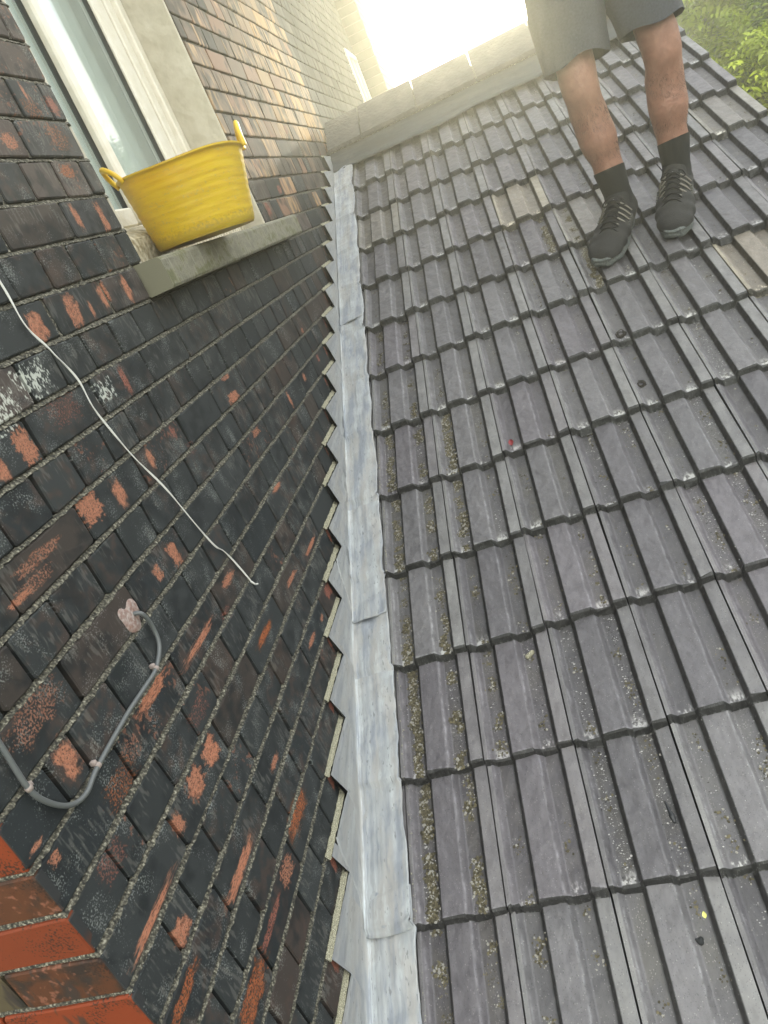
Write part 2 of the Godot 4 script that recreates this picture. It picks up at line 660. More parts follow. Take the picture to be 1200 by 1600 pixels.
func _materials() -> void:
	var rough := bump(11, 256, 0.03, 6.0)
	var fine := bump(12, 256, 0.08, 5.0)
	M.rough = rough
	M.fine = fine
	M.mortar = speckled(21, [[0.30, Color.from_rgba8(24, 24, 22)], [0.48, Color.from_rgba8(58, 56, 48)], [0.62, Color.from_rgba8(86, 83, 71)], [0.82, Color.from_rgba8(158, 154, 138)]], 4.0, 0.08, rough)
	M.mortar_dark = mottled(22, Color.from_rgba8(54, 50, 48), Color.from_rgba8(84, 78, 72), 3.0, 0.95, 0.03, rough, 1.0)  # recessed upper bed joints, their shade put into the colour
	M.mortar_pale = speckled(23, [[0.25, Color.from_rgba8(84, 82, 66)], [0.45, Color.from_rgba8(128, 125, 104)], [0.6, Color.from_rgba8(150, 147, 126)], [0.78, Color.from_rgba8(196, 192, 176)]], 7.0, 0.10, rough)
	M.core = flat(Color.from_rgba8(26, 24, 22), 0.95)
	M.core_grey = flat(Color.from_rgba8(88, 86, 84), 0.95)
	M.render = mottled(24, Color.from_rgba8(172, 165, 147), Color.from_rgba8(188, 182, 165), 1.7, 0.85, 0.02, rough, 0.35)
	M.white_paint = mottled(25, Color.from_rgba8(212, 206, 188), Color.from_rgba8(222, 217, 203), 2.5, 0.5, 0.03, fine, 0.12)
	M.flaky = mottled(26, Color.from_rgba8(150, 138, 110), Color.from_rgba8(236, 230, 212), 5.0, 0.8, 0.03, rough, 0.8)
	M.stone = mottled(27, Color.from_rgba8(92, 92, 66), Color.from_rgba8(150, 147, 134), 5.0, 0.9, 0.02, fine, 0.3)
	M.deck = flat(Color.from_rgba8(22, 22, 23), 0.95)
	M.ridge = mottled(28, Color.from_rgba8(56, 55, 54), Color.from_rgba8(82, 79, 74), 2.0, 0.85, 0.015, fine, 0.5)
	M.skin = mottled(29, Color.from_rgba8(118, 82, 67), Color.from_rgba8(144, 105, 88), 3.0, 0.6, 0.03, fine, 0.3)
	M.skin.subsurf_scatter_enabled = true
	M.skin.subsurf_scatter_strength = 0.08
	M.cloth = mottled(30, Color.from_rgba8(44, 47, 52), Color.from_rgba8(60, 63, 69), 8.0, 0.95, 0.05, fine, 0.5)
	M.sock = mottled(31, Color.from_rgba8(16, 17, 18), Color.from_rgba8(26, 27, 28), 20.0, 0.95, 0.08, fine, 0.8)
	M.shoe = mottled(32, Color.from_rgba8(22, 22, 22), Color.from_rgba8(40, 39, 37), 14.0, 0.85, 0.05, fine, 0.7)
	M.sole = mottled(33, Color.from_rgba8(56, 61, 60), Color.from_rgba8(112, 116, 112), 14.0, 0.8, 0.04, fine, 0.5)
	M.tub = mottled(34, Color.from_rgba8(196, 160, 6), Color.from_rgba8(206, 172, 14), 3.0, 0.42, 0.02, fine, 0.12)
	M.tub.subsurf_scatter_enabled = true
	M.tub.subsurf_scatter_strength = 0.1
	O.brown = threshold_overlay(101, 0.03, 0.008, 0.50, Color.from_rgba8(72, 58, 52, 150), 0.35)
	O.soot = threshold_overlay(111, 0.02, 0.006, 0.45, Color.from_rgba8(30, 33, 35, 170), 0.4)
	O.speck = threshold_overlay(121, 0.26, 0.012, 0.74, Color.from_rgba8(140, 143, 138, 170), 0.12)
	O.scratch = threshold_overlay(131, 0.11, 0.010, 0.66, Color.from_rgba8(104, 102, 96, 120), 0.2, 4.0)
	O.rust = threshold_overlay(141, 0.07, 0.010, 0.72, Color.from_rgba8(124, 82, 66, 180), 0.16)
	O.tan = threshold_overlay(151, 0.05, 0.010, 0.55, Color.from_rgba8(196, 160, 112, 150), 0.3, 4.0)
	O.soot_streak = threshold_overlay(161, 0.06, 0.010, 0.56, Color.from_rgba8(50, 44, 42, 200), 0.25, 4.0)
	O.pit = threshold_overlay(171, 0.20, 0.010, 0.78, Color.from_rgba8(40, 30, 26, 220), 0.1)
	make_chips()


func _ground() -> void:
	var st := new_st()
	quad(st, Vector3(-90, -5, 90), Vector3(90, -5, 90), Vector3(90, -5, -90), Vector3(-90, -5, -90), Vector3.UP)
	var g := part(self, "ground", done(st), mottled(35, Color.from_rgba8(62, 74, 40), Color.from_rgba8(96, 104, 66), 0.2, 1.0))
	tag(g, "grassy ground far below the roof", "ground", "", "structure")


# ---------------------------------------------------------------- the brick house
func in_window(z: float, y: float) -> bool:
	return z < WIN_NEAR and z > WIN_FAR and y > 1.48 and y < WIN_TOP


func style_at(z: float, y: float) -> int:
	if z < RIDGE_Z: return 4  # stretch past the ridge: its shade is painted as grey brick colour
	var v := rng.randf()
	if z > WIN_NEAR - 0.02:
		var t := y - 1.42 + z * 0.12
		return 1 if v < t * 1.9 else 0
	var edge := 1.50 + (-z - 1.66) * 0.06
	var t2 := (y - edge) / 0.3
	if v > t2: return 0 if z > -1.7 or v > t2 + 0.35 else 1
	if z < -2.5 and y > 1.86: return 3 if rng.randf() < 0.75 else 2
	return 2 if rng.randf() < 0.8 else 1


func _house() -> void:
	var house := thing("brick_house", Vector3(0, -5, 0), "old brick house with black-painted flaking side wall and sash window", "house")
	var base := Vector3(0, -5, 0)
	# the body of the wall, with the opening left free
	var st := new_st()
	var far := FAR_END
	box(st, Vector3(-0.3, 0, far), Vector3(-0.011, 5 + 1.4785, CORNER - 0.011))
	box(st, Vector3(-0.3, 5 + 1.4785, WIN_NEAR), Vector3(-0.011, 9.2, CORNER - 0.011))
	box(st, Vector3(-0.3, 5 + 1.4785, RIDGE_Z), Vector3(-0.011, 9.2, WIN_FAR))
	box(st, Vector3(-0.3, 5 + WIN_TOP, WIN_FAR), Vector3(-0.011, 9.2, WIN_NEAR))
	box(st, Vector3(-4.0, 0, CORNER - 0.311), Vector3(-0.3, 9.2, CORNER - 0.011))
	box(st, Vector3(-4.0, 0, far), Vector3(-0.3, 9.2, far + 0.3))
	box(st, Vector3(-4.3, 0, far), Vector3(-4.0, 9.2, CORNER - 0.011))
	box(st, Vector3(-4.0, 5.6, far + 0.3), Vector3(-0.3, 5.8, CORNER - 0.311))
	part(house, "wall", done(st), M.core)
	st = new_st()
	box(st, Vector3(-0.3, 5 + 1.4785, far), Vector3(-0.0105, 9.2, RIDGE_Z))
	part(house, "wall", done(st), M.core_grey)
	part(house, "roof", box_mesh(Vector3(-4.6, 9.2, far - 0.3), Vector3(0.25, 9.5, CORNER + 0.25), 0.02), M.ridge)
	part(house, "pier", box_mesh(Vector3(-0.01, 0, far), Vector3(0.153, 9.2, -6.812)), M.core_grey)
	# bricks: English bond, headers and stretchers in turn
	tex_a = Image.create(1600, 1960, false, Image.FORMAT_RGBA8)
	tex_b = Image.create(1450, 1100, false, Image.FORMAT_RGBA8)
	tex_c = Image.create(1150, 480, false, Image.FORMAT_RGBA8)
	tex_d = Image.create(640, 760, false, Image.FORMAT_RGBA8)
	for t in [tex_a, tex_b, tex_c, tex_d]: t.fill(Color.from_rgba8(48, 49, 50))
	var at_a := Vector2(0.50, 2.14)
	var at_b := Vector2(-0.88, 2.82)
	var at_c := Vector2(-3.45, 3.72)
	var list := []
	for j in range(-37, 11):
		var y1 := L0Y - 0.075 * j - 0.0042
		var y0 := L0Y - 0.075 * (j + 1) + 0.0042
		var ends: Array[float] = [CORNER]
		if posmod(j, 2) == 0:
			var z := 0.26
			while z > far + 0.05:
				ends.append(z + rng.randf_range(-0.005, 0.005))
				z -= 0.2155
		else:
			ends.append(0.3785)
			var z := 0.3135
			while z > far + 0.04:
				ends.append(z + rng.randf_range(-0.004, 0.004))
				z -= 0.10775
		ends.append(far)
		for k in ends.size() - 1:
			var parts := [[ends[k], ends[k + 1]]]
			var cuts := []
			if j < -7 and y1 < WIN_TOP: cuts.append([WIN_NEAR, WIN_FAR])
			if j == -8: cuts.append([-0.56, -1.87])
			if y0 > 1.7 and y1 < 2.66: cuts.append([-6.12, -6.72])
			for c in cuts:
				var next := []
				for p in parts:
					if p[0] <= c[1] or p[1] >= c[0]:
						next.append(p)
						continue
					if p[0] > c[0]: next.append([p[0], c[0] + 0.004])
					if p[1] < c[1]: next.append([c[1] - 0.004, p[1]])
				parts = next
			for p in parts:
				var z0: float = p[0] - (0.0033 if p[0] < CORNER else 0.0012)
				var z1: float = p[1] + 0.0033
				if z0 - z1 < 0.018: continue
				var zc := (z0 + z1) * 0.5
				if y1 < roof_height(zc) - 0.03 and zc > RIDGE_Z: continue
				if zc < RIDGE_Z and y1 < 1.93 - (RIDGE_Z - zc) * 0.45: continue
				list.append({"z0": z0, "z1": z1, "y0": y0 + rng.randf_range(-0.001, 0.001), "y1": y1 + rng.randf_range(-0.001, 0.001), "zc": zc, "yc": (y0 + y1) * 0.5, "size": seen_size(Vector3(0, (y0 + y1) * 0.5, zc), (z0 - z1) * 0.064, Vector3.RIGHT)})
	for b in list:
		var style := style_at(b.zc, b.yc)
		if b.zc < RIDGE_Z:
			b.tex = 2
			paint(tex_c, at_c, 250.0, b.z0, b.z1, b.y0, b.y1, style)
		elif b.zc > -0.98:
			b.tex = 0
			paint(tex_a, at_a, 1000.0, b.z0, b.z1, b.y0, b.y1, style)
		else:
			b.tex = 1
			paint(tex_b, at_b, 500.0, b.z0, b.z1, b.y0, b.y1, style)
	_spalls(at_a, at_b)
	M.brick_a = _brick_material(tex_a)
	M.brick_b = _brick_material(tex_b)
	M.brick_c = _brick_material(tex_c)
	list.sort_custom(func(p, q): return p.size > q.size)
	var rest := {0: [], 1: [], 2: []}
	var mats := [M.brick_a, M.brick_b, M.brick_c]
	var ats := [at_a, at_b, at_c]
	var spans := [Vector2(1.6, 1.96), Vector2(2.9, 2.2), Vector2(4.6, 1.92)]
	var n := 0
	for b in list:
		var a: Vector2 = ats[b.tex]
		var s: Vector2 = spans[b.tex]
		var yc: float = b.yc
		var zc: float = b.zc
		var uv := func(p: Vector3) -> Vector2: return Vector2((a.x - p.z - zc) / s.x, (a.y - p.y - yc) / s.y)
		var mesh := brick_mesh(b.z0 - b.z1, b.y1 - b.y0, uv)
		var tilt := Basis.from_euler(Vector3(0, rng.randf_range(-0.012, 0.012), rng.randf_range(-0.022, 0.022)))
		var tr := Transform3D(tilt, Vector3(rng.randf_range(-0.0012, 0.0012), yc, zc) - base)
		if n < 284 and b.size > 0.0:
			part(house, "brick", mesh, mats[b.tex], tr)
			n += 1
		else:
			rest[b.tex].append([mesh, tr])
	for k in rest:
		var sj := SurfaceTool.new()
		for e in rest[k]: sj.append_from(e[0], 0, e[1])
		var o := part(house, "brick", sj.commit(), mats[k])
		o.set_meta("kind", "stuff")
	# upright joints that are still filled, left of the window
	var sp := new_st()
	for b in list:
		if b.zc < WIN_NEAR or b.yc < 1.48 or b.z1 < WIN_NEAR + 0.02: continue
		var zj: float = b.z1 - 0.0033
		var r0 := []
		for i in 7:
			var yy := lerpf(b.y0, b.y1, i / 6.0)
			var xo := -0.0045 + rng.randf_range(-0.0015, 0.001)
			r0.append(PackedVector3Array([Vector3(xo, yy, zj + 0.0045) - base, Vector3(xo + 0.0006, yy, zj + rng.randf_range(-0.001, 0.001)) - base, Vector3(xo, yy, zj - 0.0045) - base]))
		grid(sp, r0, [], Vector3.RIGHT)
	part(house, "mortar_joint", done(sp), M.mortar)
	_return_wall(house, base)
	_pier_bricks(house, base)
	_mortar(house, base)
	_window(house, base)


func _brick_material(i: Image) -> StandardMaterial3D:
	var m := StandardMaterial3D.new()
	m.albedo_texture = tex(i)
	m.roughness = 0.72
	m.metallic_specular = 0.3
	m.normal_enabled = true
	m.normal_texture = M.fine
	m.normal_scale = 0.0
	m.detail_enabled = false
	return m


func _spalls(a: Vector2, b: Vector2) -> void:
	# places where the paint has come off with the brick's skin: z and y in mm on the wall, width and height, density, tone
	var rows := [
		"341 1002 50 60 9 0,250 773 35 40 8 0,384 743 165 18 10 0,361 678 50 36 9 0,457 969 34 9 8 0,446 936 22 16 6 0,165 775 60 45 9 0,190 600 150 24 10 0,-31 489 150 55 5 1,329 472 150 45 5 1",
		"92 474 60 40 5 0,199 476 120 18 5 2,428 629 110 22 5 1,132 942 115 26 10 0,-51 1064 32 36 6 0,-124 1061 36 46 9 0,342 1079 120 50 3 0,251 1202 60 11 9 0,211 1204 100 22 3 0,178 1228 130 20 4 0",
		"-250 926 85 22 8 0,-47 911 185 18 8 0,-270 770 125 24 7 1,-453 620 75 18 7 0,-562 613 34 18 6 0,-671 625 40 36 7 2,-515 766 90 14 7 0,-688 750 70 14 8 0,90 774 62 46 10 0,-55 605 50 16 7 0",
		"-121 1510 52 52 8 0,-244 1514 48 64 7 0,-375 1523 46 58 9 0,-469 1516 36 60 10 0,-307 1504 15 40 8 0,-61 1379 95 50 2 2,71 1363 42 58 9 0,143 1353 34 52 9 0,-280 1366 22 56 6 2,-219 1222 32 42 9 0",
		"-75 1215 42 60 9 0,17 1230 62 52 8 0,-348 1232 26 34 5 2,-711 1194 80 30 9 0,-690 943 90 17 8 0,-738 1087 60 20 5 0,-724 750 100 16 9 0,-721 1245 60 14 5 0,-482 1904 14 44 8 0,-570 1884 38 40 7 2",
		"-478 1871 60 40 3 1,-342 1811 52 34 6 0,-521 1820 80 50 3 1,-487 1755 56 30 5 1,-429 1668 28 60 9 0,-530 1660 28 60 9 0,-177 885 60 30 3 2,240 921 60 40 2 0,294 904 90 45 3 1,-387 1179 30 30 3 2,384 855 60 40 3 2,60 839 90 40 2 2",
	]
	for r in rows:
		for e in r.split(","):
			var v: PackedStringArray = e.split(" ")
			chip(tex_a, a, 1000.0, int(v[0]) * 0.001, int(v[1]) * 0.001, float(v[2]), float(v[3]), float(v[4]) * 0.1, int(v[5]))
	for e in "-1084 1067 26 60 10 0,-1311 1074 36 30 8 0,-1550 1079 30 32 7 2,-1512 1192 34 22 9 0,-2053 1657 60 36 8 2,-2116 1528 36 26 7 2,-1775 1595 50 55 5 2,-2620 1897 60 60 5 2".split(","):
		var v: PackedStringArray = e.split(" ")
		chip(tex_b, b, 500.0, int(v[0]) * 0.001, int(v[1]) * 0.001, float(v[2]), float(v[3]), float(v[4]) * 0.1, int(v[5]))
	for k in range(-9, 11):
		var z := step_z(k)
		var y := L0Y - 0.075 * k - 0.03
		if z > -0.98: chip(tex_a, a, 1000.0, z - 0.016, y, 22, 44, 0.75, 2)
		else: chip(tex_b, b, 500.0, z - 0.016, y, 20, 40, 0.5, 2)
	smear(tex_a, a, 1000.0, -0.03, 1.44, 95, 60)
	smear(tex_a, a, 1000.0, 0.085, 1.42, 110, 62)
	smear(tex_a, a, 1000.0, -0.20, 1.37, 70, 40)


func _return_wall(house: Node3D, base: Vector3) -> void:
	# the unpainted orange end wall round the corner
	var at := Vector2(0.0, 1.32)
	var made := []
	for j in range(-4, 9):
		var y1 := L0Y - 0.075 * j - 0.0042
		var y0 := L0Y - 0.075 * (j + 1) + 0.0042
		var x := 0.0
		var k := 0
		while x < 0.6:
			var w := 0.2155 if posmod(j, 2) != 0 else 0.10775
			if posmod(j, 2) == 0 and k == 1: w = 0.066
			var style := 5 if posmod(j, 2) == 0 and k == 0 else 6
			if j == -1: style = 5
			if j == 0: style = 6
			if j == 1: style = 5
			if j == 2: style = 6 if k == 0 else 7
			if j == 3: style = 5
			if k == 0: w = 0.16 if posmod(j, 2) == 0 else 0.2155
			var x1 := minf(x + w, 0.63)
			paint(tex_d, at, 1000.0, -x - 0.003, -x1 + 0.003, y0, y1, style)
			made.append([x + (0.0 if k == 0 else 0.003), x1 - 0.003, y0, y1])
			x = x1
			k += 1
	M.brick_d = _brick_material(tex_d)
	var st := SurfaceTool.new()
	for m in made:
		var c := Vector3(-(m[0] + m[1]) * 0.5, (m[2] + m[3]) * 0.5, CORNER)
		var uv := func(p: Vector3) -> Vector2: return Vector2((-c.x + p.z + 0.0) / 0.64, (1.32 - p.y - c.y) / 0.76)
		var mesh := brick_mesh(m[1] - m[0], m[3] - m[2], uv)
		var tr := Transform3D(Basis(Vector3(0, 0, 1), Vector3.UP, Vector3(-1, 0, 0)), c - base + Vector3(0, 0, rng.randf_range(-0.001, 0.001)))
		if c.x > -0.3 and c.y < 1.06 and c.y > 0.66: part(house, "brick", mesh, M.brick_d, tr)
		else: st.append_from(mesh, 0, tr)
	var o := part(house, "brick", st.commit(), M.brick_d)
	o.set_meta("kind", "stuff")
	st = new_st()
	for j in range(-4, 10):
		var y := L0Y - 0.075 * j
		var rows := []
		for i in 31:
			var x := -0.002 - i * 0.02
			var w := 0.0062 + rng.randf_range(-0.001, 0.0016)
			rows.append(PackedVector3Array([Vector3(x, y + w, CORNER - 0.007), Vector3(x, y, CORNER - 0.003 + rng.randf_range(-0.001, 0.001)), Vector3(x, y - w, CORNER - 0.004), Vector3(x, y - w, CORNER - 0.012)]))
		for r in rows.size():
			for q in 4: rows[r][q] -= base
		grid(st, rows, [], Vector3.BACK)
	part(house, "mortar_joint", done(st), M.mortar)


func _pier_bricks(house: Node3D, base: Vector3) -> void:
	var st := SurfaceTool.new()
	var uv := func(p: Vector3) -> Vector2: return Vector2(0.3 + p.z * 0.3, 0.5 + p.y * 0.4)
	for j in range(-37, -12):
		var y := L0Y - 0.075 * j - 0.0375
		var tr := Transform3D(Basis(Vector3(0, 0, 1), Vector3.UP, Vector3(-1, 0, 0)), Vector3(0.083, y, -6.80) - base)
		var shift := rng.randf() * 0.5
		var u2 := func(p: Vector3) -> Vector2: return Vector2(0.1 + shift + p.z * 0.3, 0.2 + shift + p.y * 0.4)
		st.append_from(brick_mesh(0.166, 0.066, u2), 0, tr)
		var z := -6.815 - (0.055 if j % 2 == 0 else 0.0)
		while z > FAR_END + 0.2:
			var w := 0.2155 if j % 2 == 0 else 0.10775
			st.append_from(brick_mesh(w - 0.007, 0.066, uv), 0, Transform3D(Basis.IDENTITY, Vector3(0.166, y, z - w * 0.5) - base))
			z -= w
	var dk: StandardMaterial3D = M.brick_c.duplicate()
	dk.albedo_color = Color(0.62, 0.60, 0.60)
	var o := part(house, "brick", st.commit(), dk)
	o.set_meta("kind", "stuff")


func _mortar(house: Node3D, base: Vector3) -> void:
	for j in range(-34, 11):
		var y := L0Y - 0.075 * j
		var runs := [[CORNER - 0.001, FAR_END]]
		if y > 1.56 and y < WIN_TOP: runs = [[CORNER - 0.001, WIN_NEAR + 0.002], [WIN_FAR - 0.002, FAR_END]]
		elif j == -8 or j == -7: runs = [[CORNER - 0.001, -0.552], [-1.878, FAR_END]]
		var pale := new_st()
		var dark := new_st()
		var n_pale := 0
		var n_dark := 0
		for r in runs:
			var z: float = r[0]
			var rows := []
			var was_dark := false
			while true:
				var is_dark := z < WIN_FAR and y > 1.66
				var flush := 0.75 if z > WIN_NEAR and y > 1.5 else smoothstep(1.75, 1.45, y)
				var w := 0.0040 + rng.randf_range(-0.0014, 0.0016) + 0.0008 * grain.get_noise_2d(z * 60.0, j * 7.0)
				var lip := lerpf(-0.006, 0.0005, flush) + rng.randf_range(-0.0016, 0.0012)
				var top := lerpf(-0.009, -0.0055, flush) + rng.randf_range(-0.0015, 0.001)
				if rows.size() > 1 and is_dark != was_dark:
					grid(dark if was_dark else pale, rows, [], Vector3.RIGHT)
					rows = [rows[-1]]
				was_dark = is_dark
				if is_dark: n_dark += 1
				else: n_pale += 1
				rows.append(PackedVector3Array([Vector3(top, y + w, z) - base, Vector3((top + lip) * 0.5 + 0.001, y + rng.randf_range(-0.001, 0.001), z) - base, Vector3(lip, y - w * 0.9, z) - base, Vector3(-0.011, y - w, z) - base]))
				if z <= r[1]: break
				z -= 0.007 if z > -1.0 else (0.025 if z > -3.0 else 0.08)
				if y < roof_height(z) - 0.05 and z > RIDGE_Z: z = minf(z, maxf(r[1], -(y - OY + 0.05) / tan(PITCH)))
			if rows.size() > 1: grid(dark if was_dark else pale, rows, [], Vector3.RIGHT)
		if n_pale > 2: part(house, "mortar_joint", done(pale), M.mortar)
		if n_dark > 2: part(house, "mortar_joint", done(dark), M.mortar_dark)
	# fresh pointing above the stepped lead
	var st := new_st()
	for k in range(-14, 11):
		var y := L0Y - 0.075 * k
		var z1 := step_z(k)
		var rows := []
		for i in 30:
			var z := lerpf(z1, step_z(k - 1) - 0.030, i / 29.0)
			if z < -3.3: continue
			var w := 0.0056 + rng.randf_range(-0.0016, 0.0016) + 0.001 * sin(i * 0.9 + k)
			rows.append(PackedVector3Array([Vector3(0.0005, y + w, z) - base, Vector3(0.0045 + rng.randf_range(-0.0018, 0.0018), y - 0.001, z) - base, Vector3(0.0085, y - w * 0.9, z) - base, Vector3(0.002, y - w, z) - base]))
		if rows.size() > 1: grid(st, rows, [], Vector3.RIGHT)
	part(house, "lead_pointing", done(st), M.mortar_pale)


func _window(house: Node3D, base: Vector3) -> void:
	# rendered reveals, stone sill, painted timber window with two lights
	var st := new_st()
	box(st, Vector3(-0.16, 1.553, WIN_FAR) - base, Vector3(-0.001, WIN_TOP, WIN_FAR + 0.014) - base, 0.003)
	box(st, Vector3(-0.16, 1.553, WIN_NEAR - 0.014) - base, Vector3(-0.010, WIN_TOP, WIN_NEAR) - base, 0.003)
	box(st, Vector3(-0.16, WIN_TOP - 0.014, WIN_FAR + 0.014) - base, Vector3(-0.006, WIN_TOP, WIN_NEAR - 0.014) - base, 0.003)
	part(house, "window_reveal", done(st), M.render)
	st = new_st()
	var rows := []
	for i in 67:
		var z := lerpf(-0.56, -1.87, i / 66.0)
		var row := PackedVector3Array()
		for p in [Vector2(-0.14, 1.4815), Vector2(-0.14, 1.562), Vector2(-0.02, 1.5545), Vector2(0.05, 1.551), Vector2(0.0565, 1.547), Vector2(0.059, 1.541), Vector2(0.059, 1.512), Vector2(0.0585, 1.487), Vector2(0.055, 1.4815), Vector2(0.0, 1.4813)]:
			var jx := grain.get_noise_2d(z * 90.0, p.y * 800.0 + p.x * 300.0) * (0.0009 if p.x > 0.02 else 0.0)
			row.append(Vector3(p.x + jx, p.y + grain.get_noise_2d(z * 70.0 + 40.0, p.x * 500.0) * 0.0005, z) - base)
		rows.append(row)
	var suv := []
	for i in 67:
		var ur := PackedVector2Array()
		for k in 10: ur.append(Vector2(i / 66.0, [0.0, 0.1, 0.45, 0.6, 0.63, 0.66, 0.8, 0.93, 0.96, 1.0][k]))
		suv.append(ur)
	grid(st, rows, suv, Vector3(1, 1, 0) * 0.7)
	for e in [0, 66]:
		var c: Vector3 = (rows[e][0] + rows[e][1] + rows[e][5] + rows[e][8]) * 0.25
		for k in 9: tri(st, c, rows[e][k], rows[e][k + 1], Vector3(0, 0, 1 if e == 0 else -1))
	var img := Image.create(1024, 128, false, Image.FORMAT_RGBA8)
	var big := noise(361, 0.012, 4)
	var drip := noise(362, 0.05, 3)
	var pits := noise(363, 0.3, 2)
	for y in 128:
		for x in 1024:
			var b := big.get_noise_2d(x, y * 2.5)
			var d := drip.get_noise_2d(x * 1.3, y * 0.25)
			var c := Color(0.50, 0.485, 0.43).lerp(Color(0.40, 0.395, 0.34), clampf(0.5 + b * 1.4, 0, 1))
			c = c.lerp(Color(0.25, 0.265, 0.13), clampf(-b * 1.6 + d * 0.6 - 0.05, 0.0, 0.6))
			c = c.lerp(Color(0.60, 0.58, 0.53), clampf(d * 1.4 - 0.25, 0.0, 0.5))
			if pits.get_noise_2d(x, y) > 0.5: c = c.darkened(0.35)
			img.set_pixel(x, y, c)
	var sm := StandardMaterial3D.new()
	sm.albedo_texture = tex(img)
	sm.roughness = 0.92
	part(house, "window_sill", done(st), sm)
	var w := Node3D.new()
	w.name = "window"
	house.add_child(w)
	var zn := WIN_NEAR - 0.014
	var zf := WIN_FAR + 0.014
	st = new_st()
	# box frame with a stepped moulding
	box(st, Vector3(-0.20, 1.60, zf) - base, Vector3(-0.125, WIN_TOP - 0.014, zf + 0.045) - base, 0.004)
	box(st, Vector3(-0.20, 1.60, zf + 0.045) - base, Vector3(-0.142, WIN_TOP - 0.014, zf + 0.095) - base, 0.004)
	box(st, Vector3(-0.20, 1.60, zn - 0.045) - base, Vector3(-0.125, WIN_TOP - 0.014, zn) - base, 0.004)
	box(st, Vector3(-0.20, WIN_TOP - 0.07, zf + 0.045) - base, Vector3(-0.13, WIN_TOP - 0.014, zn - 0.045) - base, 0.004)
	part(w, "frame", done(st), M.white_paint)
	st = new_st()
	box(st, Vector3(-0.185, 1.665, zf + 0.098) - base, Vector3(-0.148, WIN_TOP - 0.07, zf + 0.185) - base, 0.005)
	box(st, Vector3(-0.185, 1.665, -1.083) - base, Vector3(-0.138, WIN_TOP - 0.07, -1.036) - base, 0.006)
	box(st, Vector3(-0.185, 1.665, zn - 0.075) - base, Vector3(-0.148, WIN_TOP - 0.07, zn - 0.047) - base, 0.005)
	box(st, Vector3(-0.185, 1.665, zf + 0.185) - base, Vector3(-0.15, 1.715, -1.083) - base, 0.005)
	box(st, Vector3(-0.185, 1.665, -1.036) - base, Vector3(-0.15, 1.715, zn - 0.075) - base, 0.005)
	part(w, "sash", done(st), M.white_paint)
	st = new_st()
	box(st, Vector3(-0.19, 1.665, zf + 0.095) - base, Vector3(-0.160, WIN_TOP - 0.07, zf + 0.0985) - base)
	box(st, Vector3(-0.19, 1.665, zn - 0.0475) - base, Vector3(-0.160, WIN_TOP - 0.07, zn - 0.0448) - base)
	for z in [zf + 0.185, -1.0868, -1.036, zn - 0.0788]: box(st, Vector3(-0.172, 1.715, z) - base, Vector3(-0.158, WIN_TOP - 0.07, z + 0.0038) - base)
	part(w, "dark_strip", done(st), flat(Color.from_rgba8(36, 37, 36), 0.7))  # thin dark strips in the gaps round sash and panes
	var glass := flat(Color(0.75, 0.85, 0.85, 0.12), 0.02)
	glass.transparency = BaseMaterial3D.TRANSPARENCY_ALPHA
	glass.metallic_specular = 0.9
	part(w, "pane", box_mesh(Vector3(-0.172, 1.71, zf + 0.18) - base, Vector3(-0.168, WIN_TOP - 0.07, -1.08) - base), glass)
	part(w, "pane", box_mesh(Vector3(-0.172, 1.71, -1.04) - base, Vector3(-0.168, WIN_TOP - 0.07, zn - 0.07) - base), glass)
	st = new_st()
	rows = []
	for i in 30:
		var z := lerpf(zn, zf, i / 29.0)
		var r := PackedVector3Array()
		for p in [Vector2(-0.20, 1.664), Vector2(-0.14, 1.662), Vector2(-0.075, 1.628), Vector2(-0.066, 1.618), Vector2(-0.068, 1.59), Vector2(-0.074, 1.556)]:
			r.append(Vector3(p.x + rng.randf_range(-0.001, 0.001), p.y + rng.randf_range(-0.0012, 0.0012), z) - base)
		rows.append(r)
	grid(st, rows, [], Vector3(1, 1, 0))
	part(w, "timber_sill", done(st), M.flaky)
	# the net curtain inside
	st = new_st(true)
	rows = []
	for i in 121:
		var z := lerpf(WIN_NEAR - 0.02, WIN_FAR + 0.02, i / 120.0)
		var r := PackedVector3Array()
		for k in 5:
			var y := lerpf(1.64, 2.95, k / 4.0)
			r.append(Vector3(-0.235 + sin(z * 62.0 + sin(z * 17.0) * 1.6) * 0.013 * (1.0 - 0.3 * k / 4.0), y, z))
		rows.append(r)
	grid(st, rows, [], Vector3.RIGHT)
	var cm := flat(Color.from_rgba8(176, 188, 180), 0.9)
	cm.cull_mode = BaseMaterial3D.CULL_DISABLED
	cm.backlight_enabled = true
	cm.backlight = Color(0.3, 0.3, 0.3)
	var cur := part(self, "curtain", done(st), cm)
	tag(cur, "pale grey-green curtain hanging in folds behind the window glass", "curtain")
	# the narrow far window
	var fw := Node3D.new()
	fw.name = "window"
	house.add_child(fw, true)
	st = new_st()
	for b in [[-6.72, -6.66], [-6.18, -6.12], [-6.45, -6.40]]: box(st, Vector3(-0.02, 1.6, b[0]) - base, Vector3(0.012, 2.60, b[1]) - base, 0.004)
	box(st, Vector3(-0.02, 2.60, -6.72) - base, Vector3(0.014, 2.655, -6.12) - base, 0.004)
	part(fw, "frame", done(st), M.white_paint)
	part(fw, "pane", box_mesh(Vector3(-0.009, 1.6, -6.66) - base, Vector3(-0.004, 2.6, -6.18) - base), flat(Color.from_rgba8(70, 84, 88), 0.08))


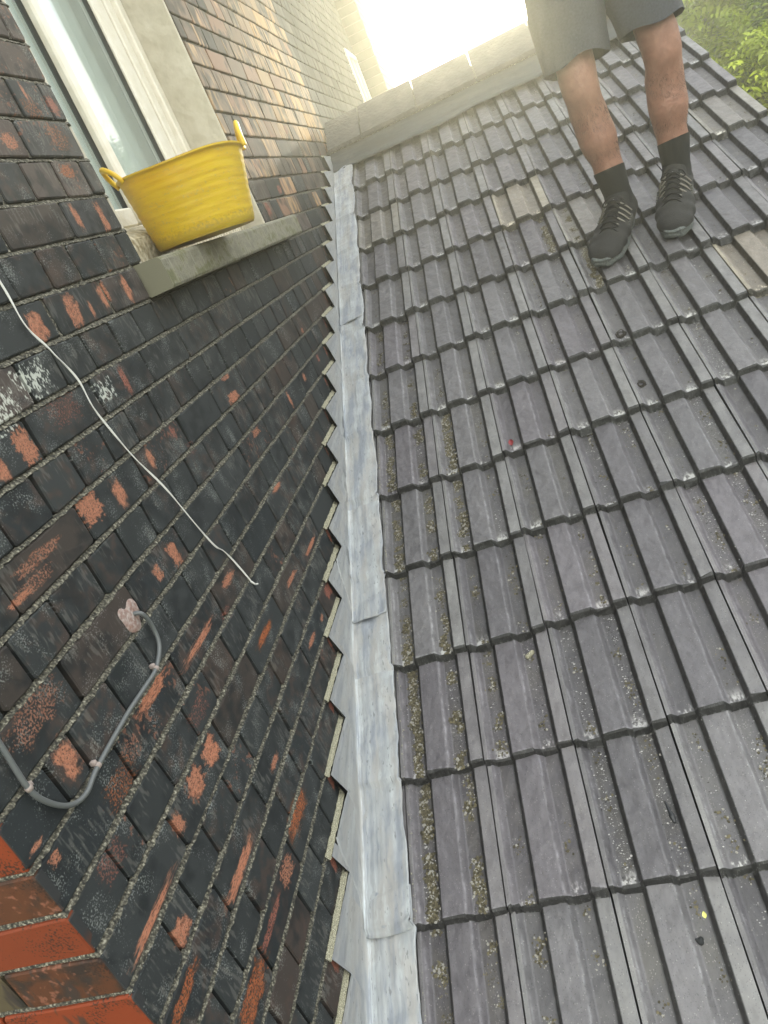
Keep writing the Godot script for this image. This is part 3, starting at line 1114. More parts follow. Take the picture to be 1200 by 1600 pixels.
# ---------------------------------------------------------------- the tiled roof
func tile_texture(cells: int, rows: int) -> Image:
	var cw := 192
	var ch := 288
	var img := Image.create(cw * cells, ch * rows, false, Image.FORMAT_RGBA8)
	var broad := noise(201, 0.012, 4)
	var fine_n := noise(202, 0.09, 3)
	var dots := noise(203, 0.35, 2)
	for b in rows:
		for a in cells:
			var off := Vector2(rng.randf() * 900.0, rng.randf() * 900.0)
			var shade := rng.randf_range(-0.018, 0.02)
			var dust := rng.randf_range(0.2, 1.0)
			for y in ch:
				var v := 1.0 - (y + 0.5) / (ch * 0.958)      # 0 at the tail; below it the nose
				for x in cw:
					var u := (x + 0.5) / cw
					var n := broad.get_noise_2d(x + off.x, y + off.y)
					var f := fine_n.get_noise_2d(x * 1.2 + off.x, y * 0.6 + off.y)
					var d := dots.get_noise_2d(x + off.x, y + off.y)
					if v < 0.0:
						var dk := 0.145 + f * 0.05 + n * 0.03  # nose kept dark: under-edge shade painted in along with dirt
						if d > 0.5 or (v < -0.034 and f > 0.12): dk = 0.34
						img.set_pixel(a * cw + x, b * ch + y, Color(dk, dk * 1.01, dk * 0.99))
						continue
					var lum := 0.352 + shade + n * 0.026 + f * 0.024 + d * 0.024
					var c := Color(lum, lum * 0.982, lum * 0.998)
					if u > 0.845 or u < 0.05: c = c.lerp(Color(0.47, 0.47, 0.455), 0.42 + 0.25 * n)
					# pale lines along the right-hand slope of each roll
					var band := exp(-pow((u - 0.585 - 0.01 * n) / 0.009, 2.0)) + 0.7 * exp(-pow((u - 0.07 - 0.01 * n) / 0.009, 2.0))
					c = c.lerp(Color(0.62, 0.62, 0.63), clampf(band * (0.28 + n * 0.5 + f * 0.4), 0.0, 0.6))
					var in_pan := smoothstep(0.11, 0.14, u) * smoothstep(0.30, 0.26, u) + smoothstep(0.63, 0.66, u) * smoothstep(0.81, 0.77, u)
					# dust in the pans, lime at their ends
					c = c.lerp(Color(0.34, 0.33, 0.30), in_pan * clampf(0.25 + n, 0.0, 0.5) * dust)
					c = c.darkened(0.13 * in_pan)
					var wall := smoothstep(0.262, 0.284, u) * smoothstep(0.340, 0.330, u) + smoothstep(0.778, 0.800, u) * smoothstep(0.856, 0.846, u)  # left-facing rib sides: shade painted in, with some dirt at the foot
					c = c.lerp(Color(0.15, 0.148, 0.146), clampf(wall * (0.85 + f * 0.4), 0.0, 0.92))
					var end := in_pan * smoothstep(0.13, 0.0, v) * clampf(0.15 + f * 1.6 + n * 1.5, 0.0, 1.0)
					c = c.lerp(Color(0.72, 0.72, 0.70), clampf(end, 0.0, 0.75))
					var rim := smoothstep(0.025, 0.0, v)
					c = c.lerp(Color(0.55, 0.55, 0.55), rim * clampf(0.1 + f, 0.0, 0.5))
					if d > 0.70 - in_pan * 0.10 * dust: c = c.lerp(Color(0.68, 0.67, 0.63), 0.7)
					elif d < -0.62: c = c.lerp(Color(0.16, 0.16, 0.17), 0.6)
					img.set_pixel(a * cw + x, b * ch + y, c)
	return img


func tile_mesh(u0: float, u1: float, cell: Rect2) -> ArrayMesh:
	# local: x across from the column's seam, y out of the slope, z down the slope, tail at z = 0
	var st := new_st()
	var us := PackedFloat32Array()
	us.append(u0)
	for p in PROFILE:
		if p[0] > u0 + 0.005 and p[0] < u1 - 0.005: us.append(p[0])
	us.append(u1)
	var rows := []
	var uvs := []
	var lines := [[0.010, -0.0225], [0.0035, -0.004], [0.0, 0.0], [-0.012, 0.0], [-0.15, 0.0], [-0.355, 0.0]]
	var at_v := [0.995, 0.968, 0.958, 0.0, 0.0, 0.0]
	for k in lines.size():
		var r := PackedVector3Array()
		var uv := PackedVector2Array()
		for u in us:
			var x := clampf(u, 0.009, 0.991) * TW
			var z: float = lines[k][0]
			var y: float = profile(u) + STEP * minf(z, 0.0) / TG + lines[k][1]
			if k == 0:
				z += rng.randf_range(-0.0035, 0.003)
				y += rng.randf_range(-0.0015, 0.002)
			elif k == 1:
				z += rng.randf_range(-0.0018, 0.001)
			elif k == 2: z += rng.randf_range(-0.0022, 0.0014) - (rng.randf_range(0.002, 0.006) if rng.randf() < 0.07 else 0.0)
			r.append(Vector3(x, y, z))
			uv.append(Vector2(cell.position.x + clampf(u, 0.01, 0.99) * cell.size.x, cell.position.y + (at_v[k] if k < 3 else 0.955 * (1.0 - clampf(-z / TG, 0.0, 0.995))) * cell.size.y))
		rows.append(r)
		uvs.append(uv)
	grid(st, rows, uvs, Vector3.UP)
	# the sides and the underside of the tail
	for e in [0, us.size() - 1]:
		for k in range(1, lines.size() - 1):
			var a: Vector3 = rows[k][e]
			var b: Vector3 = rows[k + 1][e]
			quad(st, a, b, b - Vector3(0, 0.014, 0), a - Vector3(0, 0.014, 0), Vector3(-1 if e == 0 else 1, 0, 0), uvs[k][e], uvs[k + 1][e], uvs[k + 1][e], uvs[k][e])
	var under := []
	for k in 2:
		var r := PackedVector3Array()
		for j in us.size(): r.append(Vector3(rows[0][j].x, rows[0][j].y, rows[0][j].z) if k == 0 else Vector3(rows[0][j].x, rows[0][j].y - 0.001, -0.06))
		under.append(r)
	grid(st, under, [], Vector3.DOWN)
	return done(st)


func _roof() -> void:
	var at := Vector3(1.0, -5, -1.5)
	var roof := thing("tiled_roof", at, "grey interlocking concrete tile roof rising beside the black brick wall", "roof")
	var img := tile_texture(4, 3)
	var nimg: Texture2D = bump(14, 256, 0.06, 4.0)
	var tints := [Color(1, 1, 1), Color(0.92, 0.915, 0.925), Color(1.05, 1.05, 1.045), Color(0.97, 0.955, 0.97), Color(1.26, 1.21, 1.09), Color(1.12, 1.10, 1.04)]
	var mats := []
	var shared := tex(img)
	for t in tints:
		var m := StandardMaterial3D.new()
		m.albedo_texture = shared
		m.albedo_color = t
		m.roughness = 0.62
		m.normal_enabled = true
		m.normal_texture = nimg
		m.normal_scale = 0.35
		mats.append(m)
	var full := []
	var cut := []
	for k in 12:
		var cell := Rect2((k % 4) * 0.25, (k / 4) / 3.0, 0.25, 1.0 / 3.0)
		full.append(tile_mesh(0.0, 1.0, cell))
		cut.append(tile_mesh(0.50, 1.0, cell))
	var pale := {Vector2i(5, 5): 4, Vector2i(2, 8): 4, Vector2i(-1, 9): 5, Vector2i(3, 7): 5, Vector2i(6, 8): 5, Vector2i(4, 2): 2}
	for r in range(-3, 12):
		for c in range(-2, 7):
			var k := rng.randi() % 12
			var mat: Material = mats[rng.randi() % 4]
			if pale.has(Vector2i(c, r)): mat = mats[pale[Vector2i(c, r)]]
			var twist := Basis.from_euler(Vector3(rng.randf_range(-0.006, 0.006), rng.randf_range(-0.006, 0.006), rng.randf_range(-0.007, 0.007)))
			var o := on_roof(OX + c * TW, r * TG + rng.randf_range(-0.004, 0.004), rng.randf_range(-0.001, 0.002)) - at
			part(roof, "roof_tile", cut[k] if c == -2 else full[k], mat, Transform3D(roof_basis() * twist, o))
	# deck, gable wall, far slope
	var st := new_st()
	var a := on_roof(0.004, -1.1, -0.045) - at
	var b := on_roof(1.73, 3.9, -0.045) - at
	var n := normal_dir * 0.12
	var p := [a, Vector3(b.x, a.y, a.z), b, Vector3(a.x, b.y, b.z)]
	quad(st, p[0], p[1], p[2], p[3], normal_dir)
	quad(st, p[0] - n, p[1] - n, p[2] - n, p[3] - n, -normal_dir)
	for k in 4: quad(st, p[k], p[(k + 1) % 4], p[(k + 1) % 4] - n, p[k] - n, (p[k] + p[(k + 1) % 4]) * 0.5 - (p[0] + p[2]) * 0.5)
	part(roof, "roof_deck", done(st), M.deck)
	st = new_st()
	var top := Vector3(0.004, 1.86, -3.62) - at
	var low := Vector3(0.004, 0.1, -7.4) - at
	quad(st, top, top + Vector3(1.74, 0, 0), low + Vector3(1.74, 0, 0), low, Vector3(0, 1, -0.5))
	quad(st, top - Vector3(0, 0.12, 0), top + Vector3(1.74, -0.12, 0), low + Vector3(1.74, -0.12, 0), low - Vector3(0, 0.12, 0), Vector3(0, -1, 0.5))
	quad(st, top + Vector3(1.74, 0, 0), low + Vector3(1.74, 0, 0), low + Vector3(1.74, -0.12, 0), top + Vector3(1.74, -0.12, 0), Vector3.RIGHT)
	part(roof, "far_slope", done(st), M.ridge)
	st = new_st()
	var g := [Vector3(1.70, -5, 0.95), Vector3(1.70, -0.55, 0.95), Vector3(1.70, 1.70, -3.6), Vector3(1.70, 0.0, -7.2), Vector3(1.70, -5, -7.2)]
	for k in range(1, 4):
		tri(st, g[0] - at, g[k] - at, g[k + 1] - at, Vector3.RIGHT)
		tri(st, g[0] - at - Vector3(0.2, 0, 0), g[k] - at - Vector3(0.2, 0, 0), g[k + 1] - at - Vector3(0.2, 0, 0), Vector3.LEFT)
	quad(st, Vector3(0.0, -5, 0.95) - at, Vector3(1.7, -5, 0.95) - at, Vector3(1.7, -0.55, 0.95) - at, Vector3(0.0, -0.55, 0.95) - at, Vector3.BACK)
	part(roof, "gable_wall", done(st), M.brick_plain if M.has("brick_plain") else mottled(36, Color.from_rgba8(110, 62, 46), Color.from_rgba8(146, 88, 64), 2.0, 0.9))
	# angled ridge tiles, a narrow open joint between each two
	var joints := [0.012, 0.213, 0.529, 0.852, 1.178, 1.503, 1.80]
	for k in joints.size() - 1:
		var x0: float = joints[k] + 0.0045
		var x1: float = joints[k + 1] - 0.0045
		st = new_st()
		var dy := rng.randf_range(-0.003, 0.003)
		var prof := [Vector2(-3.335, 1.788), Vector2(-3.337, 1.806), Vector2(-3.565, 1.940), Vector2(-3.60, 1.957), Vector2(-3.635, 1.940), Vector2(-3.863, 1.806), Vector2(-3.865, 1.788), Vector2(-3.60, 1.935)]
		for i in prof.size():
			var i2 := (i + 1) % prof.size()
			var e0 := Vector3(0, prof[i].y + dy, prof[i].x) - at
			var e1 := Vector3(0, prof[i2].y + dy, prof[i2].x) - at
			var mid := (e0 + e1) * 0.5 - (Vector3(0, 1.87, -3.6) - at)
			if i >= 6: mid = Vector3.DOWN
			quad(st, e0 + Vector3(x0, 0, 0), e0 + Vector3(x1, 0, 0), e1 + Vector3(x1, 0, 0), e1 + Vector3(x0, 0, 0), mid)
			var c := Vector3(0, 1.945 + dy, -3.6) - at
			for e in [[x0, Vector3.LEFT], [x1, Vector3.RIGHT]]: tri(st, c + Vector3(e[0], 0, 0), e0 + Vector3(e[0], 0, 0), e1 + Vector3(e[0], 0, 0), e[1])
		part(roof, "ridge_tile", done(st), M.ridge)
	st = new_st()
	var bed := [Vector2(-3.345, 1.70), Vector2(-3.345, 1.785), Vector2(-3.60, 1.885), Vector2(-3.855, 1.785), Vector2(-3.855, 1.68)]
	for i in 4:
		var e0 := Vector3(0.006, bed[i].y, bed[i].x) - at
		var e1 := Vector3(0.006, bed[i + 1].y, bed[i + 1].x) - at
		quad(st, e0, e0 + Vector3(1.785, 0, 0), e1 + Vector3(1.785, 0, 0), e1, (e0 + e1) * 0.5 - (Vector3(0, 1.7, -3.6) - at))
	for e in [[0.0, Vector3.LEFT], [1.785, Vector3.RIGHT]]:
		for i in range(1, 4): tri(st, Vector3(0.006 + e[0], bed[0].y, bed[0].x) - at, Vector3(0.006 + e[0], bed[i].y, bed[i].x) - at, Vector3(0.006 + e[0], bed[i + 1].y, bed[i + 1].x) - at, e[1])
	part(roof, "mortar_bed", done(st), M.mortar)


# ---------------------------------------------------------------- lead
func _lead() -> void:
	var img := Image.create(256, 1024, false, Image.FORMAT_RGBA8)
	var streak := noise(301, 0.03, 4)
	var cloud := noise(302, 0.008, 4)
	var fine_n := noise(303, 0.11, 3)
	var patch := noise(304, 0.02, 4)
	for y in 1024:
		for x in 256:
			var u := x / 256.0
			var s := streak.get_noise_2d(x * 1.6, y * 0.16)
			var n := cloud.get_noise_2d(x * 1.8, y * 0.7)
			var f := fine_n.get_noise_2d(x, y * 0.5)
			var g := patch.get_noise_2d(x * 1.7, y * 0.22) * 0.65 + patch.get_noise_2d(x * 0.7 + 400, y * 0.5) * 0.35
			var c := Color(0.54, 0.55, 0.555).lerp(Color(0.63, 0.645, 0.65), clampf(0.5 + s * 0.8 + g * 0.4, 0, 1))
			c = c.lerp(Color(0.60, 0.585, 0.56), clampf(n * 1.2 + 0.1, 0, 0.55))
			c = c.lerp(Color(0.45, 0.475, 0.52), clampf(-g * 1.4 - n * 0.5 + f * 0.35, 0, 0.5))
			c = c.lerp(Color(0.71, 0.735, 0.735), clampf(g * 1.3 - 0.25 + f * 0.5, 0, 0.45))
			var line := exp(-pow((u - 0.445 - n * 0.02) / 0.012, 2.0)) + 0.7 * exp(-pow((u - 0.49 + s * 0.03) / 0.008, 2.0))
			c = c.lerp(Color(0.80, 0.83, 0.85), clampf(line * (0.35 + s * 0.9 + f * 0.5), 0, 0.6))
			if u < 0.4: c = c.lerp(Color(0.55, 0.55, 0.545), 0.4)
			if f + s * 0.5 > 0.62: c = c.lerp(Color(0.36, 0.36, 0.36), 0.5)
			img.set_pixel(x, y, c)
	var m := StandardMaterial3D.new()
	m.albedo_texture = tex(img)
	m.albedo_color = Color(0.98, 0.98, 0.98)
	m.roughness = 0.66
	m.metallic = 0.1
	m.normal_enabled = true
	m.normal_texture = bump(15, 256, 0.02, 5.0)
	m.normal_scale = 0.45
	M.lead = m
	var sheets := [
		[-0.95, 0.075, "lead flashing sheet at the bottom, below the lowest overlap"],
		[-0.012, 0.86, "lower middle lead flashing sheet, from the dented lap to the curled lap"],
		[0.772, 2.29, "upper middle lead flashing sheet beside the wire's end, longest of the four"],
		[2.192, 3.66, "uppermost lead flashing sheet, running up under the ridge apron"],
	]
	for k in sheets.size(): _lead_sheet(k, sheets[k][0], sheets[k][1], sheets[k][2], m)
	# the apron below the ridge tiles
	var st := new_st(true)
	var rows := []
	var uvs := []
	for i in 74:
		var x := 0.008 + i * 0.0244
		var low := 3.582 + 0.012 * sin(x * 9.0) + grain.get_noise_2d(x * 60.0, 3.0) * 0.006
		var r := PackedVector3Array()
		var uv := PackedVector2Array()
		var d := 0.004 * grain.get_noise_2d(x * 25.0, 9.0)
		var lift := 0.05 * exp(-x / 0.025)
		for e in [[0.0, 0.006], [0.0, 0.0105], [0.02, 0.012], [0.06, 0.018], [0.10, 0.035]]:
			r.append(on_roof(x, low + e[0], e[1] + d + lift * 0.3))
			uv.append(Vector2(0.55 + e[0] * 2.0, x * 0.5))
		r.append(Vector3(x, 1.765 + d, -3.340))
		uv.append(Vector2(0.85, x * 0.5))
		r.append(Vector3(x, 1.800, -3.352))
		uv.append(Vector2(0.95, x * 0.5))
		rows.append(r)
		uvs.append(uv)
	grid(st, rows, uvs, Vector3(0, 0.5, 1))
	var ap := part(self, "lead_apron", done(st), m)
	ap.material_override = m.duplicate()
	(ap.material_override as StandardMaterial3D).albedo_color = Color(0.42, 0.43, 0.43)
	tag(ap, "lead apron dressed from under the ridge tiles over the top row of roof tiles", "flashing", "lead flashing sheets")


# where the stepped edge is cut down from bed joint k to the next
func step_z(k: int) -> float:
	return -1.345 + 0.165 * k + 0.026 * grain.get_noise_2d(k * 13.7, 5.0)


func _lead_sheet(k: int, s0: float, s1: float, label: String, m: Material) -> void:
	var st := new_st(true)
	var n := int((s1 - s0) / 0.008) + 1
	var rows := []
	var uvs := []
	var raise := 0.0034 * k
	var dents := noise(310 + k, 2.2, 3)
	for i in n + 1:
		var t := float(i) / n
		var r := PackedVector3Array()
		var uv := PackedVector2Array()
		# the tail edge is cut to a shallow V and lifts a little
		var near_tail := exp(-(t * (s1 - s0)) / 0.03)
		var xs := [0.0095, 0.0095, 0.0098, 0.0102, 0.0112, 0.0145, 0.021, 0.036, 0.056, 0.077, 0.098, 0.113, 0.1155, 0.1158]
		for c in xs.size():
			var f: float = maxf(0.0, c - 5) / 8.0
			var s := lerpf(s0 + (0.10 * pow(maxf(0.0, 5 - c) / 5.0, 1.2) if k > 0 else 0.0) * (1.0 - t), s1, t)
			s += (1.0 - t) * (0.012 * f - 0.01 * sin(f * PI)) * (1.0 if k > 0 else 0.0)
			var z := -s * cos(PITCH)
			var row_at: float = s / TG
			var sink: float = STEP * (row_at - floor(row_at)) * 0.35
			var x: float = xs[c]
			var wob := dents.get_noise_2d(x * 9.0, s * 6.0)
			if c >= 11: x += 0.004 * dents.get_noise_2d(7.0, s * 1.3) + 0.003 * sin(s * 20.0) + 0.005 * (row_at - floor(row_at) - 0.5) + 0.004
			var yb := roof_height(z)
			var p: Vector3
			if c <= 4:
				var kk := int(floor((z + 1.345) / 0.165)) - 1
				while z >= step_z(kk): kk += 1
				var within: float = (z - step_z(kk - 1)) / (step_z(kk) - step_z(kk - 1))
				var top := L0Y - 0.075 * kk - 0.004
				if z < -3.25: top = minf(top, yb + 0.12)
				var low := yb + 0.030
				var h := lerpf(top, low, [0.0, 0.25, 0.5, 0.78, 1.0][c])
				# steps lean out at their cut end
				var curl := 0.0035 * exp(-within / 0.3) * (1.0 - c / 5.0)
				p = Vector3(x + raise * 0.6 + curl + wob * 0.002, h, z - 0.029 * ((1.0 - within) + within * clampf((top - h) / 0.07, 0.0, 1.0)))
			else:
				var hh: float = [0.0, 0.0, 0.0, 0.0, 0.0, 0.0105, 0.0085, 0.0085, 0.009, 0.009, 0.0085, 0.008, 0.0075, 0.0035][c]
				p = on_roof(x, s, hh + raise - sink + wob * 0.008 * smoothstep(0.0, 0.2, f) + 0.0025 * dents.get_noise_2d(x * 22.0 + 50.0, s * 16.0) * smoothstep(0.0, 0.2, f) + near_tail * (0.005 + 0.006 * absf(wob)) * smoothstep(0.0, 0.5, f) * (1.0 if k > 0 else 0.0))
			r.append(p)
			uv.append(Vector2([0.02, 0.12, 0.22, 0.33, 0.40, 0.44, 0.49, 0.57, 0.67, 0.77, 0.86, 0.93, 0.96, 0.98][c], 1.0 - s * 0.62 + k * 0.37))
		rows.append(r)
		uvs.append(uv)
	grid(st, rows, uvs, Vector3(0.4, 0.9, 0.2))
	# the thickness at the tail
	var lip := []
	for e in 2:
		var r := PackedVector3Array()
		for c in 14:
			var p: Vector3 = rows[0][c]
			if e == 1: p += (Vector3(-0.003, 0, 0) if c < 5 else normal_dir * -0.0032) - up_slope * 0.0004
			r.append(p)
		lip.append(r)
	grid(st, lip, [uvs[0], uvs[0]], -up_slope)
	var o := part(self, "lead_flashing", done(st), m)
	tag(o, label, "flashing", "lead flashing sheets")


# ---------------------------------------------------------------- trees and what lies beyond
func frond() -> ArrayMesh:
	var st := new_st()
	for k in 9:
		var t := k / 8.0
		var side := -1.0 if k % 2 == 0 else 1.0
		if k == 8: side = 0.0
		var o := Vector3(0, 0.02 * sin(t * 2.0), t * 0.15)
		var d := Vector3(side * 0.9, -0.18, 0.55 if side != 0.0 else 1.0).normalized()
		var w := d.cross(Vector3.UP).normalized() * 0.0115
		var ln := 0.062 - 0.018 * absf(t - 0.4)
		var mid := o + d * ln * 0.45 + Vector3(0, 0.004, 0)
		var tip := o + d * ln + Vector3(0, -0.012, 0)
		tri(st, o, mid + w, mid - w, Vector3.UP)
		tri(st, mid + w, tip, mid - w, Vector3.UP)
	return done(st)


func tree(at: Vector3, centre: Vector3, radii: Vector3, fronds: int, light: Color, dark: Color, label: String, size: float) -> void:
	var t := thing("leafy_tree", at, label, "tree", "trees beyond the roof's verge")
	var bark := mottled(37, Color.from_rgba8(60, 52, 42), Color.from_rgba8(92, 82, 66), 3.0, 0.95, 0.03, M.rough, 1.0)
	var st := new_st(true)
	var fork := centre - Vector3(0, radii.y * 0.55, 0)
	tube(st, spline([at, at.lerp(fork, 0.5) + Vector3(0.12, 0, 0.1), fork], 6), radii.x * 0.12, 10, 0.7)
	var trunk := done(st)
	part(t, "trunk", trunk, bark, Transform3D(Basis.IDENTITY, -at))
	var limbs: Array[Vector3] = []
	for k in 16:
		var d := Vector3(rng.randfn(), absf(rng.randfn()) + 0.1, rng.randfn()).normalized()
		var e := centre + d * radii * rng.randf_range(0.35, 0.6)
		st = new_st(true)
		tube(st, spline([fork, fork.lerp(e, 0.5) + Vector3(0, radii.y * 0.12, 0), e], 5), radii.x * 0.022, 6, 0.25)
		part(t, "limb", done(st), bark, Transform3D(Basis.IDENTITY, -at))
		limbs.append(e)
	var clumps := []
	for k in 90:
		var d := Vector3(rng.randfn(), rng.randfn(), rng.randfn()).normalized()
		clumps.append([centre + d * radii * pow(rng.randf(), 0.4), rng.randf(), rng.randf_range(0.16, 0.34) * radii.x])
	var mm := MultiMesh.new()
	mm.transform_format = MultiMesh.TRANSFORM_3D
	mm.use_colors = true
	mm.mesh = frond()
	mm.instance_count = fronds
	for i in fronds:
		var c: Array = clumps[rng.randi() % clumps.size()]
		var p: Vector3 = c[0] + Vector3(rng.randfn(), rng.randfn() * 0.7, rng.randfn()) * c[2] * 0.55
		var out := (p - centre).normalized()
		var fwd := (out + Vector3(rng.randfn(), rng.randfn() - 0.5, rng.randfn()) * 0.6).normalized()
		var b := Basis.looking_at(-fwd, Vector3(rng.randfn() * 0.4, 1, rng.randfn() * 0.4)).scaled(Vector3.ONE * rng.randf_range(0.7, 1.25) * size)
		mm.set_instance_transform(i, Transform3D(b, p - at))
		mm.set_instance_color(i, dark.lerp(light, clampf(pow(c[1], 1.4) * 0.85 + rng.randf() * 0.4 - 0.12, 0, 1)))
	var lm := flat(Color.WHITE, 0.55)
	lm.vertex_color_use_as_albedo = true
	lm.cull_mode = BaseMaterial3D.CULL_DISABLED
	lm.backlight_enabled = true
	lm.backlight = Color(0.62, 0.7, 0.08)
	var crown := MultiMeshInstance3D.new()
	crown.name = "crown"
	crown.multimesh = mm
	crown.material_override = lm
	t.add_child(crown)
	crown.set_meta("kind", "stuff")


func _trees() -> void:
	tree(Vector3(4.3, -5, -7.3), Vector3(4.15, 0.55, -7.2), Vector3(1.65, 2.3, 1.7), 12000, Color(0.55, 0.64, 0.03), Color(0.05, 0.11, 0.012), "yellow-green leafy tree nearest the roof's right-hand edge", 1.35)
	tree(Vector3(5.2, -5, -13.0), Vector3(5.0, 0.7, -13.0), Vector3(3.2, 3.4, 2.6), 21000, Color(0.10, 0.17, 0.04), Color(0.03, 0.06, 0.016), "darker green tree standing further off behind the yellow-green tree", 1.9)
	var g := thing("outbuilding", Vector3(5.6, -5, -4.2), "pale rendered outbuilding glimpsed below the tree at the roof's edge", "outbuilding")
	part(g, "wall", box_mesh(Vector3(-1.2, 0, -1.4), Vector3(1.2, 4.9, 1.4)), M.render)
	part(g, "roof", box_mesh(Vector3(-1.3, 4.9, -1.5), Vector3(1.3, 5.02, 1.5), 0.02), M.white_paint)


# ---------------------------------------------------------------- the tub on the sill
func _tub() -> void:
	var at := Vector3(0.056, 1.560, -0.905)
	var t := thing("yellow_tub", at, "yellow flexible builder's tub with two loop handles on the window sill", "tub")
	var upv := Vector3(0.085, 1, -0.03).normalized()
	var xv := upv.cross(Vector3.BACK).normalized()
	t.basis = Basis(xv, upv, xv.cross(upv))
	var st := new_st(true)
	var prof := []
	for k in 5: prof.append(Vector2(0.02 + k * 0.0255, 0.0))
	for a in [0.2, 0.5, 0.8]: prof.append(Vector2(0.117 + sin(a * PI * 0.5) * 0.008, 0.008 - cos(a * PI * 0.5) * 0.008))
	for k in 25:
		var f := k / 24.0
		prof.append(Vector2(lerpf(0.126, 0.153, f) + 0.0007 * sin(k * 2.2), lerpf(0.01, 0.168, f)))
	prof.append(Vector2(0.1575, 0.169))
	prof.append(Vector2(0.1585, 0.172))
	prof.append(Vector2(0.157, 0.1745))
	prof.append(Vector2(0.152, 0.173))
	for k in 10:
		var f := k / 9.0
		prof.append(Vector2(lerpf(0.150, 0.121, f), lerpf(0.165, 0.006, f)))
	prof.append(Vector2(0.02, 0.005))
	var rows := []
	for k in 65:
		var a := TAU * k / 64
		var sq := 1.0 + 0.018 * cos(2.0 * a + 0.6)
		var r := PackedVector3Array()
		for p in prof: r.append(Vector3(cos(a) * p.x * sq, p.y + 0.003 * sin(a * 3.0) * p.y / 0.17, sin(a) * p.x * sq))
		rows.append(r)
	var len_ := PackedFloat32Array([0.0])
	for i in prof.size() - 1: len_.append(len_[i] + (prof[i + 1] - prof[i]).length())
	for k in 64:
		for i in prof.size() - 1:
			var inner := i > 35
			var out: Vector3 = rows[k][i] * Vector3(1, 0, 1)
			if i < 4: out = Vector3.DOWN
			if inner: out = -out + Vector3.UP * 0.02
			var va: float = clampf((len_[i] - 0.115) / 0.19, 0.0, 1.9)
			var vb: float = clampf((len_[i + 1] - 0.115) / 0.19, 0.0, 1.9)
			quad(st, rows[k][i], rows[k + 1][i], rows[k + 1][i + 1], rows[k][i + 1], out, Vector2(k / 64.0, 1.0 - va), Vector2((k + 1) / 64.0, 1.0 - va), Vector2((k + 1) / 64.0, 1.0 - vb), Vector2(k / 64.0, 1.0 - vb))
	for k in 64:
		tri(st, Vector3.ZERO, rows[k][0], rows[k + 1][0], Vector3.DOWN)
		tri(st, Vector3(0, 0.005, 0), rows[k][-1], rows[k + 1][-1], Vector3.UP)
	var img := Image.create(1024, 256, false, Image.FORMAT_RGBA8)
	var sm := noise(351, 0.02, 4)
	var sf := noise(352, 0.09, 3)
	for y in 256:
		for x in 1024:
			var band := sm.get_noise_2d(x * 0.35, y * 2.6)
			var spot := sf.get_noise_2d(x * 0.9, y * 0.9)
			var fine_s := sf.get_noise_2d(x * 0.25, y * 3.5 + 300)
			var c := Color(0.76, 0.645, 0.012).lerp(Color(0.72, 0.59, 0.010), clampf(0.5 + band, 0, 1))
			c = c.lerp(Color(0.80, 0.73, 0.36), clampf(fine_s * 0.7 - 0.2 + 0.16 * y / 256.0, 0.0, 0.28))
			c = c.lerp(Color(0.60, 0.57, 0.45), clampf((spot + band * 0.6 - 0.55 + 0.2 * y / 256.0) * 3.0, 0.0, 0.5))
			c = c.lerp(Color(0.42, 0.36, 0.12), clampf((y - 225) / 60.0 + spot * 0.3, 0.0, 0.35))
			img.set_pixel(x, y, c)
	var tm := StandardMaterial3D.new()
	tm.albedo_texture = tex(img)
	tm.roughness = 0.45
	tm.subsurf_scatter_enabled = true
	tm.subsurf_scatter_strength = 0.08
	part(t, "bucket", done(st), tm)
	for s in [-1.0, 1.0]:
		st = new_st(true)
		var z0 := 0.156
		var lean := 0.034
		if s < 0: tube(st, spline([Vector3(-0.042, 0.166, z0 - 0.004), Vector3(-0.039, 0.190, z0 + 0.012), Vector3(0.0, 0.209, z0 + 0.026), Vector3(0.039, 0.190, z0 + 0.012), Vector3(0.042, 0.166, z0 - 0.004)], 6), 0.0062, 8)
		else: tube(st, spline([Vector3(-0.036, 0.164, z0 + 0.006), Vector3(-0.034, 0.195, z0 + 0.004), Vector3(0.0, 0.222, z0 + lean * 0.2), Vector3(0.034, 0.195, z0 + 0.004), Vector3(0.036, 0.164, z0 + 0.006)], 6), 0.0062, 8)
		part(t, "handle", done(st), M.tub, Transform3D(Basis(Vector3.UP, 1.91 if s > 0 else 5.30), Vector3.ZERO))


